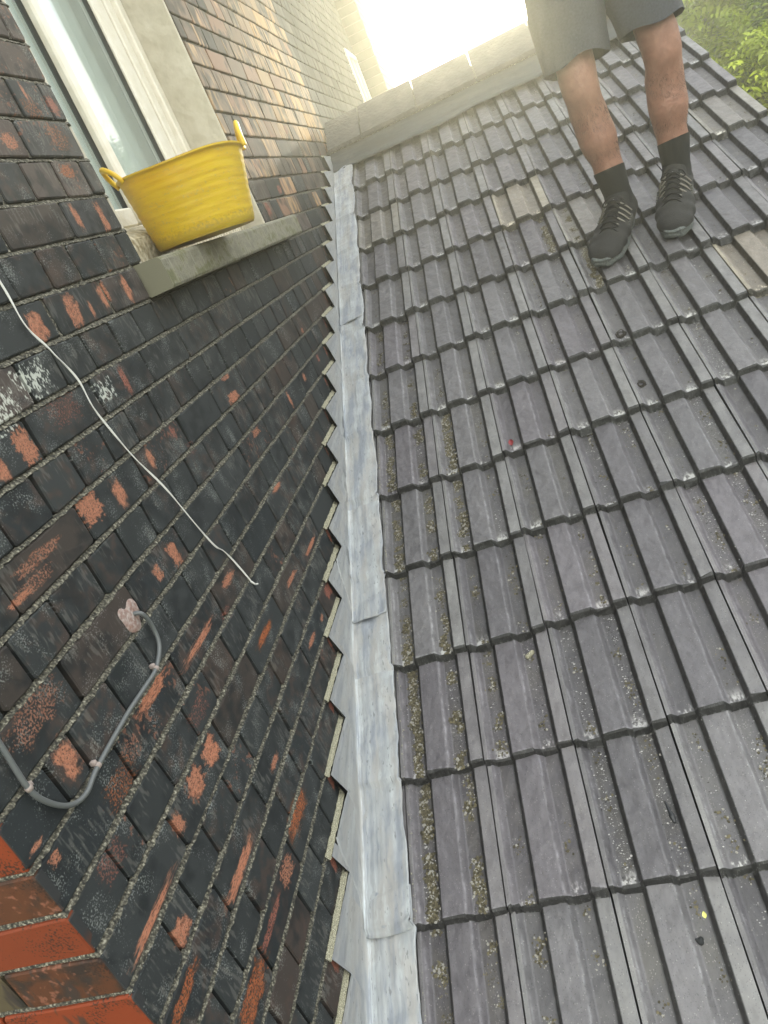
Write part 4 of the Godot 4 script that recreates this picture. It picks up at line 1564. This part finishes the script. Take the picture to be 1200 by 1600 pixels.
# ---------------------------------------------------------------- cables on the wall
func _cables() -> void:
	var pts := []
	for e in "-60 1820,-75 1680,-81 1581,-85 1513,-104 1466,-126 1408,-133 1342,-163 1248,-202 1148,-248 1013,-286 969,-319 872".split(","):
		var v: PackedStringArray = e.split(" ")
		pts.append(Vector3(0.007 + 0.003 * sin(pts.size() * 1.7), int(v[1]) * 0.001, int(v[0]) * 0.001))
	var st := new_st(true)
	var line := spline(pts, 10)
	tube(st, line, 0.0011, 6)
	var other := PackedVector3Array()
	for i in line.size(): other.append(line[i] + Vector3(0.0008, 0.0006, 0.0018 * cos(i * 0.45)))
	tube(st, other, 0.0011, 6)
	var w := part(self, "white_wire", done(st), flat(Color.from_rgba8(206, 206, 200), 0.5))
	tag(w, "thin white twin wire hanging down the black brick wall", "wire")
	var knot := new_st(true)
	var tip: Vector3 = pts[-1]
	tube(knot, spline([tip + Vector3(0, 0.006, 0.004), tip + Vector3(0.005, -0.003, 0.003), tip + Vector3(0.002, -0.009, -0.006), tip + Vector3(0.004, -0.012, -0.012)], 5), 0.0022, 6)
	part(w, "bare_end", done(knot), flat(Color.from_rgba8(190, 190, 184), 0.4))
	# the grey cable that loops out of a filled hole
	pts = []
	for e in "412 1200,418 1097,424 1030,415 996,392 965,361 953,318 960,216 965,150 964,106 965,67 984,56 1014,66 1047,70 1054".split(","):
		var v: PackedStringArray = e.split(" ")
		pts.append(Vector3(0.0085, int(v[1]) * 0.001, int(v[0]) * 0.001))
	pts[-2].x = 0.012
	pts[-1].x = -0.004
	var c := thing("grey_cable", Vector3(0, 0.96, 0.3), "grey cable clipped in a loop on the black brick wall", "cable")
	st = new_st(true)
	tube(st, spline(pts, 8), 0.0037, 10)
	part(c, "sheath", done(st), flat(Color.from_rgba8(86, 89, 89), 0.45), Transform3D(Basis.IDENTITY, -c.position))
	for e in [[Vector3(0.0085, 1.028, 0.4235), Vector3(0, 1, 0.15)], [Vector3(0.0085, 0.9605, 0.318), Vector3(0, 0, 1)], [Vector3(0.0085, 0.965, 0.106), Vector3(0, 0.1, 1)]]:
		st = new_st(true)
		var d: Vector3 = e[1].normalized()
		tube(st, PackedVector3Array([e[0] - d * 0.003, e[0] + d * 0.003]), 0.0048, 10)
		var n: Vector3 = d.cross(Vector3.RIGHT)
		box(st, e[0] + n * 0.006 - Vector3(0.008, 0.0035, 0.0035), e[0] + n * 0.006 + Vector3(0.001, 0.0035, 0.0035), 0.001)
		part(c, "clip", done(st), flat(Color.from_rgba8(140, 128, 122), 0.7), Transform3D(Basis.IDENTITY, -c.position))
	var fill := flesh([[Vector3(-0.004, 1.068, 0.093), Vector3(-0.003, 1.046, 0.084), 0.011, 0.014], [Vector3(-0.003, 1.046, 0.084), Vector3(-0.003, 1.036, 0.074), 0.014, 0.011], [Vector3(-0.004, 1.062, 0.062), Vector3(-0.004, 1.056, 0.062), 0.015, 0.014]], 0.003, 0.012)
	var squash := Transform3D(Basis.from_scale(Vector3(0.22, 1, 1)), Vector3.ZERO)
	var p := part(self, "filler_patch", fill, mottled(38, Color.from_rgba8(120, 92, 82), Color.from_rgba8(158, 150, 146), 12.0, 0.9, 0.03, M.rough, 0.8), squash)
	tag(p, "pinkish white filler dabbed round the hole where the grey cable enters", "filler")


# ---------------------------------------------------------------- the roofer
func shoe(parent: Node3D, toe: Vector3, heel: Vector3, mirror: float) -> void:
	# local: z forward, y out of the roof
	var o := Node3D.new()
	o.name = "shoe"
	parent.add_child(o, true)
	var fwd := (toe - heel).normalized()
	fwd = (fwd - normal_dir * fwd.dot(normal_dir)).normalized()
	var side := normal_dir.cross(fwd)
	o.transform = Transform3D(Basis(side * 1.16, normal_dir * 1.03, fwd * 1.03), heel - normal_dir * 0.003 - parent.position)
	var ln := 0.298
	var bones := []
	for s in [[0.035, 0.052, 0.036, 0.034], [0.075, 0.05, 0.036, 0.036], [0.12, 0.048, 0.036, 0.039], [0.165, 0.046, 0.034, 0.044], [0.21, 0.042, 0.030, 0.045], [0.25, 0.038, 0.026, 0.039], [0.274, 0.035, 0.022, 0.029]]:
		for e in [-1.0, 1.0]:
			var w: float = s[3] - s[2] + 0.012
			bones.append([Vector3(e * w + mirror * 0.006 * smoothstep(0.1, 0.26, s[0]), s[1], s[0]), Vector3(0, s[1], s[0]), s[2], s[2]])
	for i in 6:
		var z0: float = [0.035, 0.075, 0.12, 0.165, 0.205, 0.24][i]
		var z1: float = [0.075, 0.12, 0.165, 0.205, 0.24, 0.262][i]
		bones.append([Vector3(0, [0.07, 0.078, 0.072, 0.062, 0.048, 0.038][i], z0), Vector3(0, [0.078, 0.072, 0.062, 0.048, 0.038, 0.034][i], z1), 0.03, 0.026])
	bones.append([Vector3(0, 0.07, 0.036), Vector3(0, 0.098, 0.034), 0.037, 0.036])
	bones.append([Vector3(0, 0.075, 0.07), Vector3(0, 0.105, 0.065), 0.036, 0.033])
	var welt := func(q: Vector3) -> Array: return [Vector3(q.x, maxf(q.y, 0.029 + 0.008 * smoothstep(0.23, 0.3, q.z)), q.z), 1 if q.y > 0.029 else 0]
	part(o, "upper", flesh(bones, 0.006, 0.016, welt), M.shoe)
	# sole: an outline lofted, waved along the welt
	var st := new_st()
	var ring := []
	var n := 40
	for k in n:
		var a := TAU * k / n
		var z := ln * 0.5 - cos(a) * ln * 0.515
		var t := clampf(z / ln, 0.0, 1.0)
		var hw := 0.043 + 0.012 * smoothstep(0.4, 0.72, t) - 0.004 * sin(t * PI)
		var sgn := signf(sin(a))
		var x := pow(absf(sin(a)), 0.62) * sgn * hw + mirror * 0.007 * smoothstep(0.45, 1.0, t)
		ring.append(Vector2(x, z))
	var rows := []
	for e in [[0.0, 0.93], [0.004, 1.0], [0.012, 1.03], [0.020, 1.01], [0.029, 1.035], [0.033, 0.98], [0.035, 0.8]]:
		var r := PackedVector3Array()
		for k in n + 1:
			var p: Vector2 = ring[k % n]
			var t := p.y / ln
			var lift := 0.010 * smoothstep(0.78, 1.0, t) + 0.005 * smoothstep(0.12, 0.0, t)
			var wave := 0.002 * sin(k * 2.1) if e[0] > 0.02 else (0.0025 * (1.0 if k % 4 < 2 else -1.0) * (1.0 if e[0] < 0.015 and e[0] > 0.0 else 0.0))
			r.append(Vector3(p.x * e[1], e[0] + lift + wave, ln * 0.5 + (p.y - ln * 0.5) * (1.0 + (e[1] - 1.0) * 0.5)))
		rows.append(r)
	for i in rows.size() - 1:
		for k in n: quad(st, rows[i][k], rows[i][k + 1], rows[i + 1][k + 1], rows[i + 1][k], (rows[i][k] - Vector3(0, 0, ln * 0.5)) * Vector3(1, 0, 1))
	for k in n: tri(st, Vector3(0, 0.0, ln * 0.5), rows[0][k], rows[0][k + 1], Vector3.DOWN)
	part(o, "sole", done(st), M.sole)
	st = new_st(true)
	var ys := [0.126, 0.121, 0.115, 0.107, 0.098, 0.089]
	for k in 6:
		var z := 0.098 + k * 0.0185
		var w := 0.021 + 0.0015 * k
		var y: float = ys[k] - 0.003
		for sg in [-1.0, 1.0]:
			tube(st, spline([Vector3(-w * sg, y - 0.014, z), Vector3(-w * 0.4 * sg, y, z + 0.003), Vector3(w * 0.4 * sg, y, z + 0.009), Vector3(w * sg, y - 0.014, z + 0.016)], 4), 0.0022, 6)
	for sg in [-1.0, 1.0]:
		tube(st, spline([Vector3(0, 0.112, 0.092), Vector3(0.022 * sg, 0.122, 0.092), Vector3(0.034 * sg, 0.106, 0.104), Vector3(0.012 * sg, 0.109, 0.106), Vector3(0, 0.112, 0.095)], 5), 0.002, 6)
	part(o, "lace", done(st), flat(Color.from_rgba8(14, 14, 14), 0.8))
	st = new_st(true)
	for k in 6:
		var z := 0.098 + k * 0.0185
		for sg in [-1.0, 1.0]:
			tube(st, spline([Vector3(0.020 * sg, ys[k] - 0.012, z + 0.006), Vector3(0.034 * sg, ys[k] - 0.028, z + 0.004), Vector3(0.045 * sg, ys[k] - 0.052, z - 0.004)], 4), 0.0024, 6)
	part(o, "webbing", done(st), flat(Color.from_rgba8(120, 116, 106), 0.85))
	for s in [-1.0, 1.0]:
		st = new_st()
		for k in 5:
			var z := 0.108 + k * 0.011
			box(st, Vector3(s * 0.0475 - 0.003, 0.046 - k * 0.001, z), Vector3(s * 0.0475 + 0.003, 0.072 - k * 0.002, z + 0.007), 0.001)
		part(o, "side_panel", done(st), flat(Color.from_rgba8(74, 74, 70), 0.8))
	# the small pale mark on the tongue: a loop and a tail
	st = new_st(true)
	var loop := PackedVector3Array()
	for k in 13: loop.append(Vector3(cos(k * TAU / 12) * 0.0052, 0.121 + sin(k * TAU / 12) * 0.0030, 0.0945 + sin(k * TAU / 12) * 0.0045))
	tube(st, loop, 0.0011, 6)
	tube(st, PackedVector3Array([Vector3(0.004, 0.1165, 0.0995), Vector3(-0.003, 0.1145, 0.1045)]), 0.0011, 6)
	part(o, "mark", done(st), flat(Color.from_rgba8(220, 220, 216), 0.6))
	# tongue
	part(o, "tongue", flesh([[Vector3(0, 0.098, 0.10), Vector3(0, 0.114, 0.09), 0.016, 0.014], [Vector3(-0.012, 0.108, 0.092), Vector3(0.012, 0.108, 0.092), 0.012, 0.012]], 0.004, 0.01), M.shoe)


func hand(b: Array, wrist: Vector3, fwd: Vector3, thumb_side: Vector3) -> Array:
	# a relaxed hand: a palm, four unequal curled fingers and a thumb
	var side := (thumb_side - fwd * thumb_side.dot(fwd)).normalized()
	var palm_n := fwd.cross(side)
	var out := []
	for k in 4:
		var o := (k - 1.5) * -0.019
		var root := wrist + fwd * 0.085 + side * o * -1.0
		out.append([wrist + fwd * 0.02 + side * o * -0.6, root, 0.015, 0.011])
		var l: float = [0.075, 0.085, 0.08, 0.062][k]
		var m := root + (fwd * 0.92 + palm_n * 0.3) * l * 0.5
		var t := m + (fwd * 0.6 + palm_n * 0.75) * l * 0.5
		out.append([root, m, 0.0095, 0.0088])
		out.append([m, t, 0.0088, 0.0074])
	var tr := wrist + fwd * 0.03 + side * 0.028
	var tm := tr + (fwd * 0.7 + side * 0.6 + palm_n * 0.2) * 0.042
	out.append([wrist + fwd * 0.01 + side * 0.012, tr, 0.015, 0.012])
	out.append([tr, tm, 0.012, 0.010])
	out.append([tm, tm + (fwd * 0.9 + palm_n * 0.3) * 0.03, 0.010, 0.008])
	return out


func _leg_hair(p: Node3D, base: Vector3, legs: Array) -> void:
	var st := new_st()
	tri(st, Vector3(-0.00035, 0, 0), Vector3(0.00035, 0, 0), Vector3(0, -0.013, 0.003), Vector3.BACK)
	tri(st, Vector3(0, 0, -0.00035), Vector3(0, 0, 0.00035), Vector3(0, -0.013, 0.003), Vector3.RIGHT)
	var mm := MultiMesh.new()
	mm.transform_format = MultiMesh.TRANSFORM_3D
	mm.mesh = done(st)
	mm.instance_count = 2200
	for i in 2200:
		var l: Array = legs[i % 2]
		var t := rng.randf_range(0.28, 1.0)
		var a := rng.randf_range(-1.9, 1.9)
		var r := lerpf(0.043, 0.054, smoothstep(0.28, 0.5, t)) - 0.006 * smoothstep(0.7, 0.95, t)
		var c: Vector3 = (l[0] as Vector3).lerp(l[1], t)
		var back := maxf(0.0, -cos(a)) * 0.02
		var d := Vector3(sin(a), 0, cos(a))
		var b := Basis(Vector3.UP, a) * Basis.from_euler(Vector3(rng.randf_range(-0.5, 0.2), rng.randf_range(-0.5, 0.5), rng.randf_range(-0.5, 0.5)))
		mm.set_instance_transform(i, Transform3D(b, c + d * (r + back * 0.5) - base))
	var o := MultiMeshInstance3D.new()
	o.name = "leg_hair"
	o.multimesh = mm
	o.material_override = flat(Color.from_rgba8(44, 32, 26), 0.7)
	p.add_child(o)
	o.set_meta("kind", "stuff")


func _person() -> void:
	var base := Vector3(1.20, 1.0, -1.82)
	var p := thing("person", base, "person in dark grey shorts, black socks and trainers standing high on the roof", "person")
	var toe_l := Vector3(1.008, 0, -1.705)
	var heel_l := Vector3(1.168, 0, -1.965)
	var toe_r := Vector3(1.240, 0, -1.705)
	var heel_r := Vector3(1.362, 0, -1.985)
	toe_l.y = roof_height(toe_l.z); heel_l.y = roof_height(heel_l.z)
	toe_r.y = roof_height(toe_r.z); heel_r.y = roof_height(heel_r.z)
	var an_l := Vector3(1.146, 1.140, -1.895)
	var an_r := Vector3(1.352, 1.145, -1.915)
	var kn_l := Vector3(1.110, 1.535, -1.80)
	var kn_r := Vector3(1.378, 1.535, -1.815)
	var hp_l := Vector3(1.165, 1.955, -1.86)
	var hp_r := Vector3(1.335, 1.955, -1.86)
	var B := []
	for e in [[an_l, kn_l, hp_l, -1.0], [an_r, kn_r, hp_r, 1.0]]:
		var a: Vector3 = e[0]
		var k: Vector3 = e[1]
		var h: Vector3 = e[2]
		var s: float = e[3]
		B.append([a - Vector3(0, 0.03, 0), a.lerp(k, 0.25), 0.036, 0.043])
		B.append([a.lerp(k, 0.25), a.lerp(k, 0.55), 0.043, 0.052])
		B.append([a.lerp(k, 0.55), a.lerp(k, 0.88), 0.051, 0.047])
		B.append([a.lerp(k, 0.42) + Vector3(s * -0.010, 0, -0.022), a.lerp(k, 0.76) + Vector3(s * -0.012, 0, -0.024), 0.038, 0.046])
		B.append([a.lerp(k, 0.48) + Vector3(s * 0.014, 0, -0.018), a.lerp(k, 0.78) + Vector3(s * 0.016, 0, -0.016), 0.034, 0.040])
		B.append([a.lerp(k, 0.88), k + (h - k) * 0.1, 0.046, 0.050])
		B.append([k + Vector3(0, -0.02, 0.012), k + Vector3(0, 0.025, 0.014), 0.040, 0.044])
		B.append([k, k.lerp(h, 0.4), 0.050, 0.066])
		B.append([k.lerp(h, 0.4), h, 0.066, 0.090])
	var chest := Vector3(1.25, 2.36, -1.88)
	B.append([Vector3(1.19, 2.0, -1.865), Vector3(1.31, 2.0, -1.865), 0.105, 0.105])
	B.append([Vector3(1.25, 2.0, -1.865), chest, 0.115, 0.125])
	B.append([Vector3(1.18, 2.36, -1.88), Vector3(1.32, 2.36, -1.88), 0.11, 0.11])
	B.append([Vector3(1.10, 2.46, -1.885), Vector3(1.40, 2.46, -1.885), 0.06, 0.06])
	B.append([Vector3(1.25, 2.44, -1.88), Vector3(1.25, 2.57, -1.865), 0.062, 0.056])
	B.append([Vector3(1.25, 2.62, -1.85), Vector3(1.25, 2.70, -1.87), 0.068, 0.088])
	B.append([Vector3(1.25, 2.585, -1.815), Vector3(1.25, 2.60, -1.83), 0.035, 0.05])
	B.append([Vector3(1.25, 2.665, -1.775), Vector3(1.25, 2.635, -1.757), 0.011, 0.014])
	for s in [-1.0, 1.0]:
		B.append([Vector3(1.25 + s * 0.082, 2.635, -1.865), Vector3(1.25 + s * 0.086, 2.665, -1.872), 0.012, 0.015])
		var sh := Vector3(1.25 + s * 0.19, 2.43, -1.885)
		var el := Vector3(1.25 + s * 0.265, 2.15, -1.90)
		var wr := Vector3(1.25 + s * 0.13, 2.24, -1.70)
		B.append([sh, el, 0.052, 0.040])
		B.append([el, wr, 0.042, 0.028])
		B.append_array(hand(B, wr, (wr - el).normalized(), Vector3(0, 0, 1)))
	for b in B:
		b[0] -= base
		b[1] -= base
	part(p, "body", flesh(B, 0.0095, 0.032), M.skin)
	_leg_hair(p, base, [[an_l, kn_l], [an_r, kn_r]])
	# face and hair
	var st := new_st(true)
	for s in [-1.0, 1.0]:
		var eye := flesh([[Vector3(1.25 + s * 0.032, 2.668, -1.792) - base, Vector3(1.25 + s * 0.032, 2.668, -1.790) - base, 0.011, 0.011]], 0.003, 0.004)
		part(p, "eye", eye, flat(Color.from_rgba8(220, 216, 210), 0.3))
	part(p, "mouth", flesh([[Vector3(1.228, 2.598, -1.783) - base, Vector3(1.272, 2.598, -1.783) - base, 0.007, 0.007]], 0.003, 0.004), flat(Color.from_rgba8(150, 84, 76), 0.5))
	part(p, "hair", flesh([[Vector3(1.25, 2.72, -1.86) - base, Vector3(1.25, 2.70, -1.90) - base, 0.090, 0.092], [Vector3(1.21, 2.755, -1.83) - base, Vector3(1.29, 2.755, -1.83) - base, 0.045, 0.045]], 0.01, 0.03), flat(Color.from_rgba8(58, 44, 34), 0.8))
	# clothes
	var T := [[Vector3(1.25, 2.04, -1.865), Vector3(1.25, 2.36, -1.88), 0.135, 0.14], [Vector3(1.17, 2.36, -1.88), Vector3(1.33, 2.36, -1.88), 0.122, 0.122], [Vector3(1.09, 2.455, -1.885), Vector3(1.41, 2.455, -1.885), 0.07, 0.07], [Vector3(1.19, 2.02, -1.865), Vector3(1.31, 2.02, -1.865), 0.122, 0.122]]
	for s in [-1.0, 1.0]: T.append([Vector3(1.25 + s * 0.18, 2.43, -1.885), Vector3(1.25 + s * 0.235, 2.26, -1.894), 0.068, 0.062])
	for b in T:
		b[0] -= base
		b[1] -= base
	part(p, "shirt", flesh(T, 0.012, 0.04), mottled(39, Color.from_rgba8(40, 46, 58), Color.from_rgba8(54, 60, 72), 6.0, 0.95, 0.04, M.fine, 0.5))
	var S := [[Vector3(1.19, 2.03, -1.865), Vector3(1.31, 2.03, -1.865), 0.125, 0.125]]
	for e in [[kn_l, hp_l], [kn_r, hp_r]]:
		var k: Vector3 = e[0]
		var h: Vector3 = e[1]
		S.append([k.lerp(h, -0.12) + Vector3(0, 0, -0.008), k.lerp(h, 0.5), 0.097, 0.105])
		S.append([k.lerp(h, 0.5), h, 0.105, 0.118])
	for b in S:
		b[0] -= base
		b[1] -= base
	var folds := noise(320, 5.0, 3)
	var hem := func(q: Vector3) -> Array:
		var w: Vector3 = q + base
		var low := 1.592 if w.x < 1.25 else 1.592
		low += (w.z + 1.80) * 0.12 + 0.008 * sin(w.x * 40.0)
		var c: Vector3 = (kn_l.lerp(hp_l, 0.3) if w.x < 1.25 else kn_r.lerp(hp_r, 0.3))
		var d := Vector3(w.x - c.x, 0, w.z - c.z)
		if w.y < 1.95: w += d.normalized() * folds.get_noise_3d(w.x, w.y * 0.35, w.z) * 0.022
		var keep := 1 if w.y > low else 0
		if w.y < low: w.y = low
		return [w - base, keep]
	var shorts := part(p, "shorts", flesh(S, 0.0085, 0.03, hem), M.cloth)
	(shorts.material_override as StandardMaterial3D).cull_mode = BaseMaterial3D.CULL_DISABLED
	for e in [[an_l, kn_l, heel_l, toe_l], [an_r, kn_r, heel_r, toe_r]]:
		var a: Vector3 = e[0] - base
		var k: Vector3 = e[1] - base
		var ank: Vector3 = (e[2] as Vector3).lerp(e[3], 0.2) + normal_dir * 0.075 - base
		var top_y: float = a.lerp(k, 0.27).y
		var bones := [[ank, a, 0.042, 0.0405], [a, a.lerp(k, 0.36), 0.043, 0.056], [ank, (e[2] as Vector3).lerp(e[3], 0.42) + normal_dir * 0.06 - base, 0.040, 0.034]]
		var cuff := func(q: Vector3) -> Array:
			var lim := top_y + (q.z - a.z) * 0.1
			return [Vector3(q.x, minf(q.y, lim), q.z), 1 if q.y < lim else 0]
		part(p, "sock", flesh(bones, 0.006, 0.02, cuff), M.sock)
	shoe(p, toe_l, heel_l, -1.0)
	shoe(p, toe_r, heel_r, 1.0)


# ---------------------------------------------------------------- moss, grit and litter
func lump(seed_: int) -> ArrayMesh:
	var st := new_st()
	var r := RandomNumberGenerator.new()
	r.seed = seed_
	var ring := []
	for k in 3:
		var row := PackedVector3Array()
		for i in 6:
			var a := TAU * i / 5 + k * 0.6
			var rad: float = [0.9, 1.0, 0.55][k] * r.randf_range(0.75, 1.15)
			row.append(Vector3(cos(a) * rad, [0.0, 0.45, 0.85][k] * r.randf_range(0.8, 1.1), sin(a) * rad))
		row[5] = row[0]
		ring.append(row)
	for k in 2:
		for i in 5: quad(st, ring[k][i], ring[k][i + 1], ring[k + 1][i + 1], ring[k + 1][i], ring[k][i] + Vector3(0, 0.1, 0))
	for i in 5: tri(st, Vector3(0, 0.95, 0), ring[2][i], ring[2][i + 1], Vector3.UP)
	return done(st)


func scatter(n: String, label: String, category: String, mesh: Mesh, places: Array, m: Material) -> void:
	var mm := MultiMesh.new()
	mm.transform_format = MultiMesh.TRANSFORM_3D
	mm.use_colors = true
	mm.mesh = mesh
	mm.instance_count = places.size()
	for i in places.size():
		mm.set_instance_transform(i, places[i][0])
		mm.set_instance_color(i, places[i][1])
	var o := MultiMeshInstance3D.new()
	o.name = numbered(n)
	o.multimesh = mm
	o.material_override = m
	add_child(o)
	tag(o, label, category, "", "stuff")


func _debris() -> void:
	var m := flat(Color.WHITE, 0.95)
	m.vertex_color_use_as_albedo = true
	var moss := []
	var grit := []
	var clump_n := noise(330, 1.1, 3)
	for r in range(-2, 12):
		for c in range(-1, 7):
			for pan in 2:
				var u0: float = [0.135, 0.66][pan]
				var u1: float = [0.265, 0.782][pan]
				var heavy := 0.0
				if c == -1: heavy = (1.0 if pan == 0 else 0.7) * smoothstep(8.0, 1.0, r)
				elif c == 0: heavy = (0.30 if pan == 0 else 0.12) * smoothstep(7.0, 1.0, r)
				else: heavy = 0.07 if r < 4 else 0.02
				if c == 0 and pan == 0 and (r == 3 or r == 4): heavy = 0.75
				if c == 3 and r == 6 and pan == 0: heavy = 0.8
				if c == 3 and r == 7 and pan == 0: heavy = 0.7
				if c == 2 and r == 7 and pan == 1: heavy = 0.6
				var off := rng.randf() * 100.0
				for k in int(1500 * heavy):
					var v := rng.randf_range(0.0, 0.97)
					if clump_n.get_noise_2d(off, v * 3.0) < 0.12 - heavy * 0.48: continue
					var wander := clump_n.get_noise_2d(off + 40.0, v * 6.0)
					var u := clampf(rng.randfn(lerpf(u0, u1, 0.60) + wander * 0.06, 0.022 + 0.03 * absf(clump_n.get_noise_2d(off + 80.0, v * 4.0))), u0 - 0.03, u1 + 0.045)
					var size := rng.randf_range(0.0010, 0.0034) * (1.0 + 0.3 * heavy)
					var p := on_tile(c, r, u, v, -0.0008 + 0.004 * rng.randf() * clampf(clump_n.get_noise_2d(off, v * 3.0) * 2.0, 0.0, 1.0))
					var b := roof_basis() * Basis(Vector3.UP, rng.randf() * TAU).scaled(Vector3(size, size * 0.8, size))
					var tone := rng.randf()
					var col := Color(0.034, 0.030, 0.018).lerp(Color(0.125, 0.108, 0.064), tone)
					if rng.randf() < 0.18: col = Color(0.24, 0.23, 0.20)
					moss.append([Transform3D(b, p), col])
				var ng := int((120 if r < 5 else 40) * rng.randf_range(0.3, 1.6) + heavy * 40)
				for k in ng:
					var u := clampf(rng.randfn(lerpf(u0, u1, 0.5), 0.05), u0 - 0.03, u1 + 0.01)
					var p := on_tile(c, r, u, rng.randf_range(0.01, 0.97), -0.0003)
					var size := rng.randf_range(0.0006, 0.0016)
					if rng.randf() < 0.06: size *= 1.45
					var g := rng.randf_range(0.10, 0.42)
					if rng.randf() < 0.2: g = 0.03
					grit.append([Transform3D(roof_basis() * Basis(Vector3.UP, rng.randf() * TAU).scaled(Vector3(size * rng.randf_range(1.0, 2.0), size * 0.7, size)), p), Color(g, g * 0.98, g * 0.93)])
			for k in 5 if r < 6 else 2:
				var u := rng.randf_range(0.02, 0.98)
				var size := rng.randf_range(0.0006, 0.0012)
				var g := rng.randf_range(0.25, 0.6)
				grit.append([Transform3D(roof_basis() * Basis.from_scale(Vector3(size, size * 0.6, size)), on_tile(c, r, u, rng.randf_range(0.02, 0.97))), Color(g, g, g * 0.95)])
	# crumbs along the lead's free edge
	for k in 240:
		var s := rng.randf_range(-0.6, 2.4)
		var x := 0.122 + absf(rng.randfn()) * 0.004
		var u := (x - OX) / TW + 1.0
		var r := int(floor(s / TG))
		var size := rng.randf_range(0.001, 0.003)
		grit.append([Transform3D(roof_basis() * Basis(Vector3.UP, rng.randf() * TAU).scaled(Vector3.ONE * size), on_tile(-1, r, u, s / TG - r)), Color(0.22, 0.21, 0.17)])
	scatter("moss", "brown-green moss crumbs lying in the channels of the roof tiles", "moss", lump(1), moss, m)
	scatter("grit", "pale grit and mortar crumbs strewn over the roof tiles", "grit", lump(2), grit, m)
	_leaf("dead_leaf", 0.5597, 1.252, Color.from_rgba8(120, 40, 44), 0.013, "small dark red dead leaf curled on a roof tile", "leaf")
	_leaf("yellow_leaf", 0.685, -0.071, Color.from_rgba8(190, 190, 110), 0.006, "tiny pale yellow leaf scrap on the lowest tiles", "leaf")
	var shard := flesh([[on_roof(0.6785, 0.135, -0.002), on_roof(0.683, 0.105, 0.0), 0.0022, 0.005], [on_roof(0.683, 0.105, 0.0), on_roof(0.684, 0.095, -0.001), 0.005, 0.004]], 0.0015, 0.004)
	tag(part(self, "black_shard", shard, flat(Color.from_rgba8(24, 26, 28), 0.5)), "thin black sliver of slate lying in a tile channel", "debris")
	var bit := flesh([[on_tile(1, -1, 0.66, 0.645, 0.003), on_tile(1, -1, 0.67, 0.66, 0.004), 0.005, 0.0045], [on_tile(1, -1, 0.63, 0.66, 0.003), on_tile(1, -1, 0.66, 0.645, 0.002), 0.003, 0.004]], 0.0015, 0.003)
	tag(part(self, "black_lump", bit, flat(Color.from_rgba8(26, 28, 28), 0.8)), "small black lump of dirt on the lowest tiles near the bottom right", "debris")
	_twigs("twig_tangle", 3, 5, 0.18, 0.11, 0.02, "tangled knot of dark twigs on a tile, upper one of two")
	_twigs("twig_tangle", 3, 4, 0.15, 0.32, 0.016, "tangled knot of dark twigs on a tile, lower one of two")
	var crumb := flesh([[on_tile(0, 1, 0.70, 0.80, 0.003), on_tile(0, 1, 0.76, 0.83, 0.003), 0.007, 0.006]], 0.002, 0.004)
	tag(part(self, "mortar_crumb", crumb, M.mortar_pale), "cream crumb of mortar on a tile right of the curled lead lap", "debris")


func _leaf(n: String, x: float, s: float, c: Color, r: float, label: String, category: String) -> void:
	var st := new_st(true)
	var rows := []
	for i in 7:
		var t := i / 6.0
		var w := r * 0.6 * sin(PI * pow(t, 0.8)) + 0.0004
		var row := PackedVector3Array()
		for k in 5:
			var q := (k - 2) / 2.0
			row.append(on_roof(x + q * w, s + (t - 0.5) * r * 2.0, -0.008 + q * q * r * 0.35 + 0.3 * r * sin(t * 3.0)))
		rows.append(row)
	grid(st, rows, [], normal_dir)
	var m := flat(c, 0.8)
	m.cull_mode = BaseMaterial3D.CULL_DISABLED
	tag(part(self, n, done(st), m), label, category)


func _twigs(n: String, c: int, r: int, u: float, v: float, size: float, label: String) -> void:
	var st := new_st(true)
	for k in 9:
		var pts := []
		var a0 := rng.randf() * TAU
		for i in 5:
			var a := a0 + i * rng.randf_range(0.5, 1.1)
			var rad := size * rng.randf_range(0.4, 1.0)
			pts.append(on_tile(c, r, u, v, 0.002 + rng.randf() * 0.005) + Vector3(cos(a) * rad, 0, 0) + up_slope * sin(a) * rad)
		tube(st, spline(pts, 4), 0.0011, 5)
	tag(part(self, n, done(st), flat(Color.from_rgba8(44, 40, 34), 0.9)), label, "twigs", "twig tangles on the tiles")
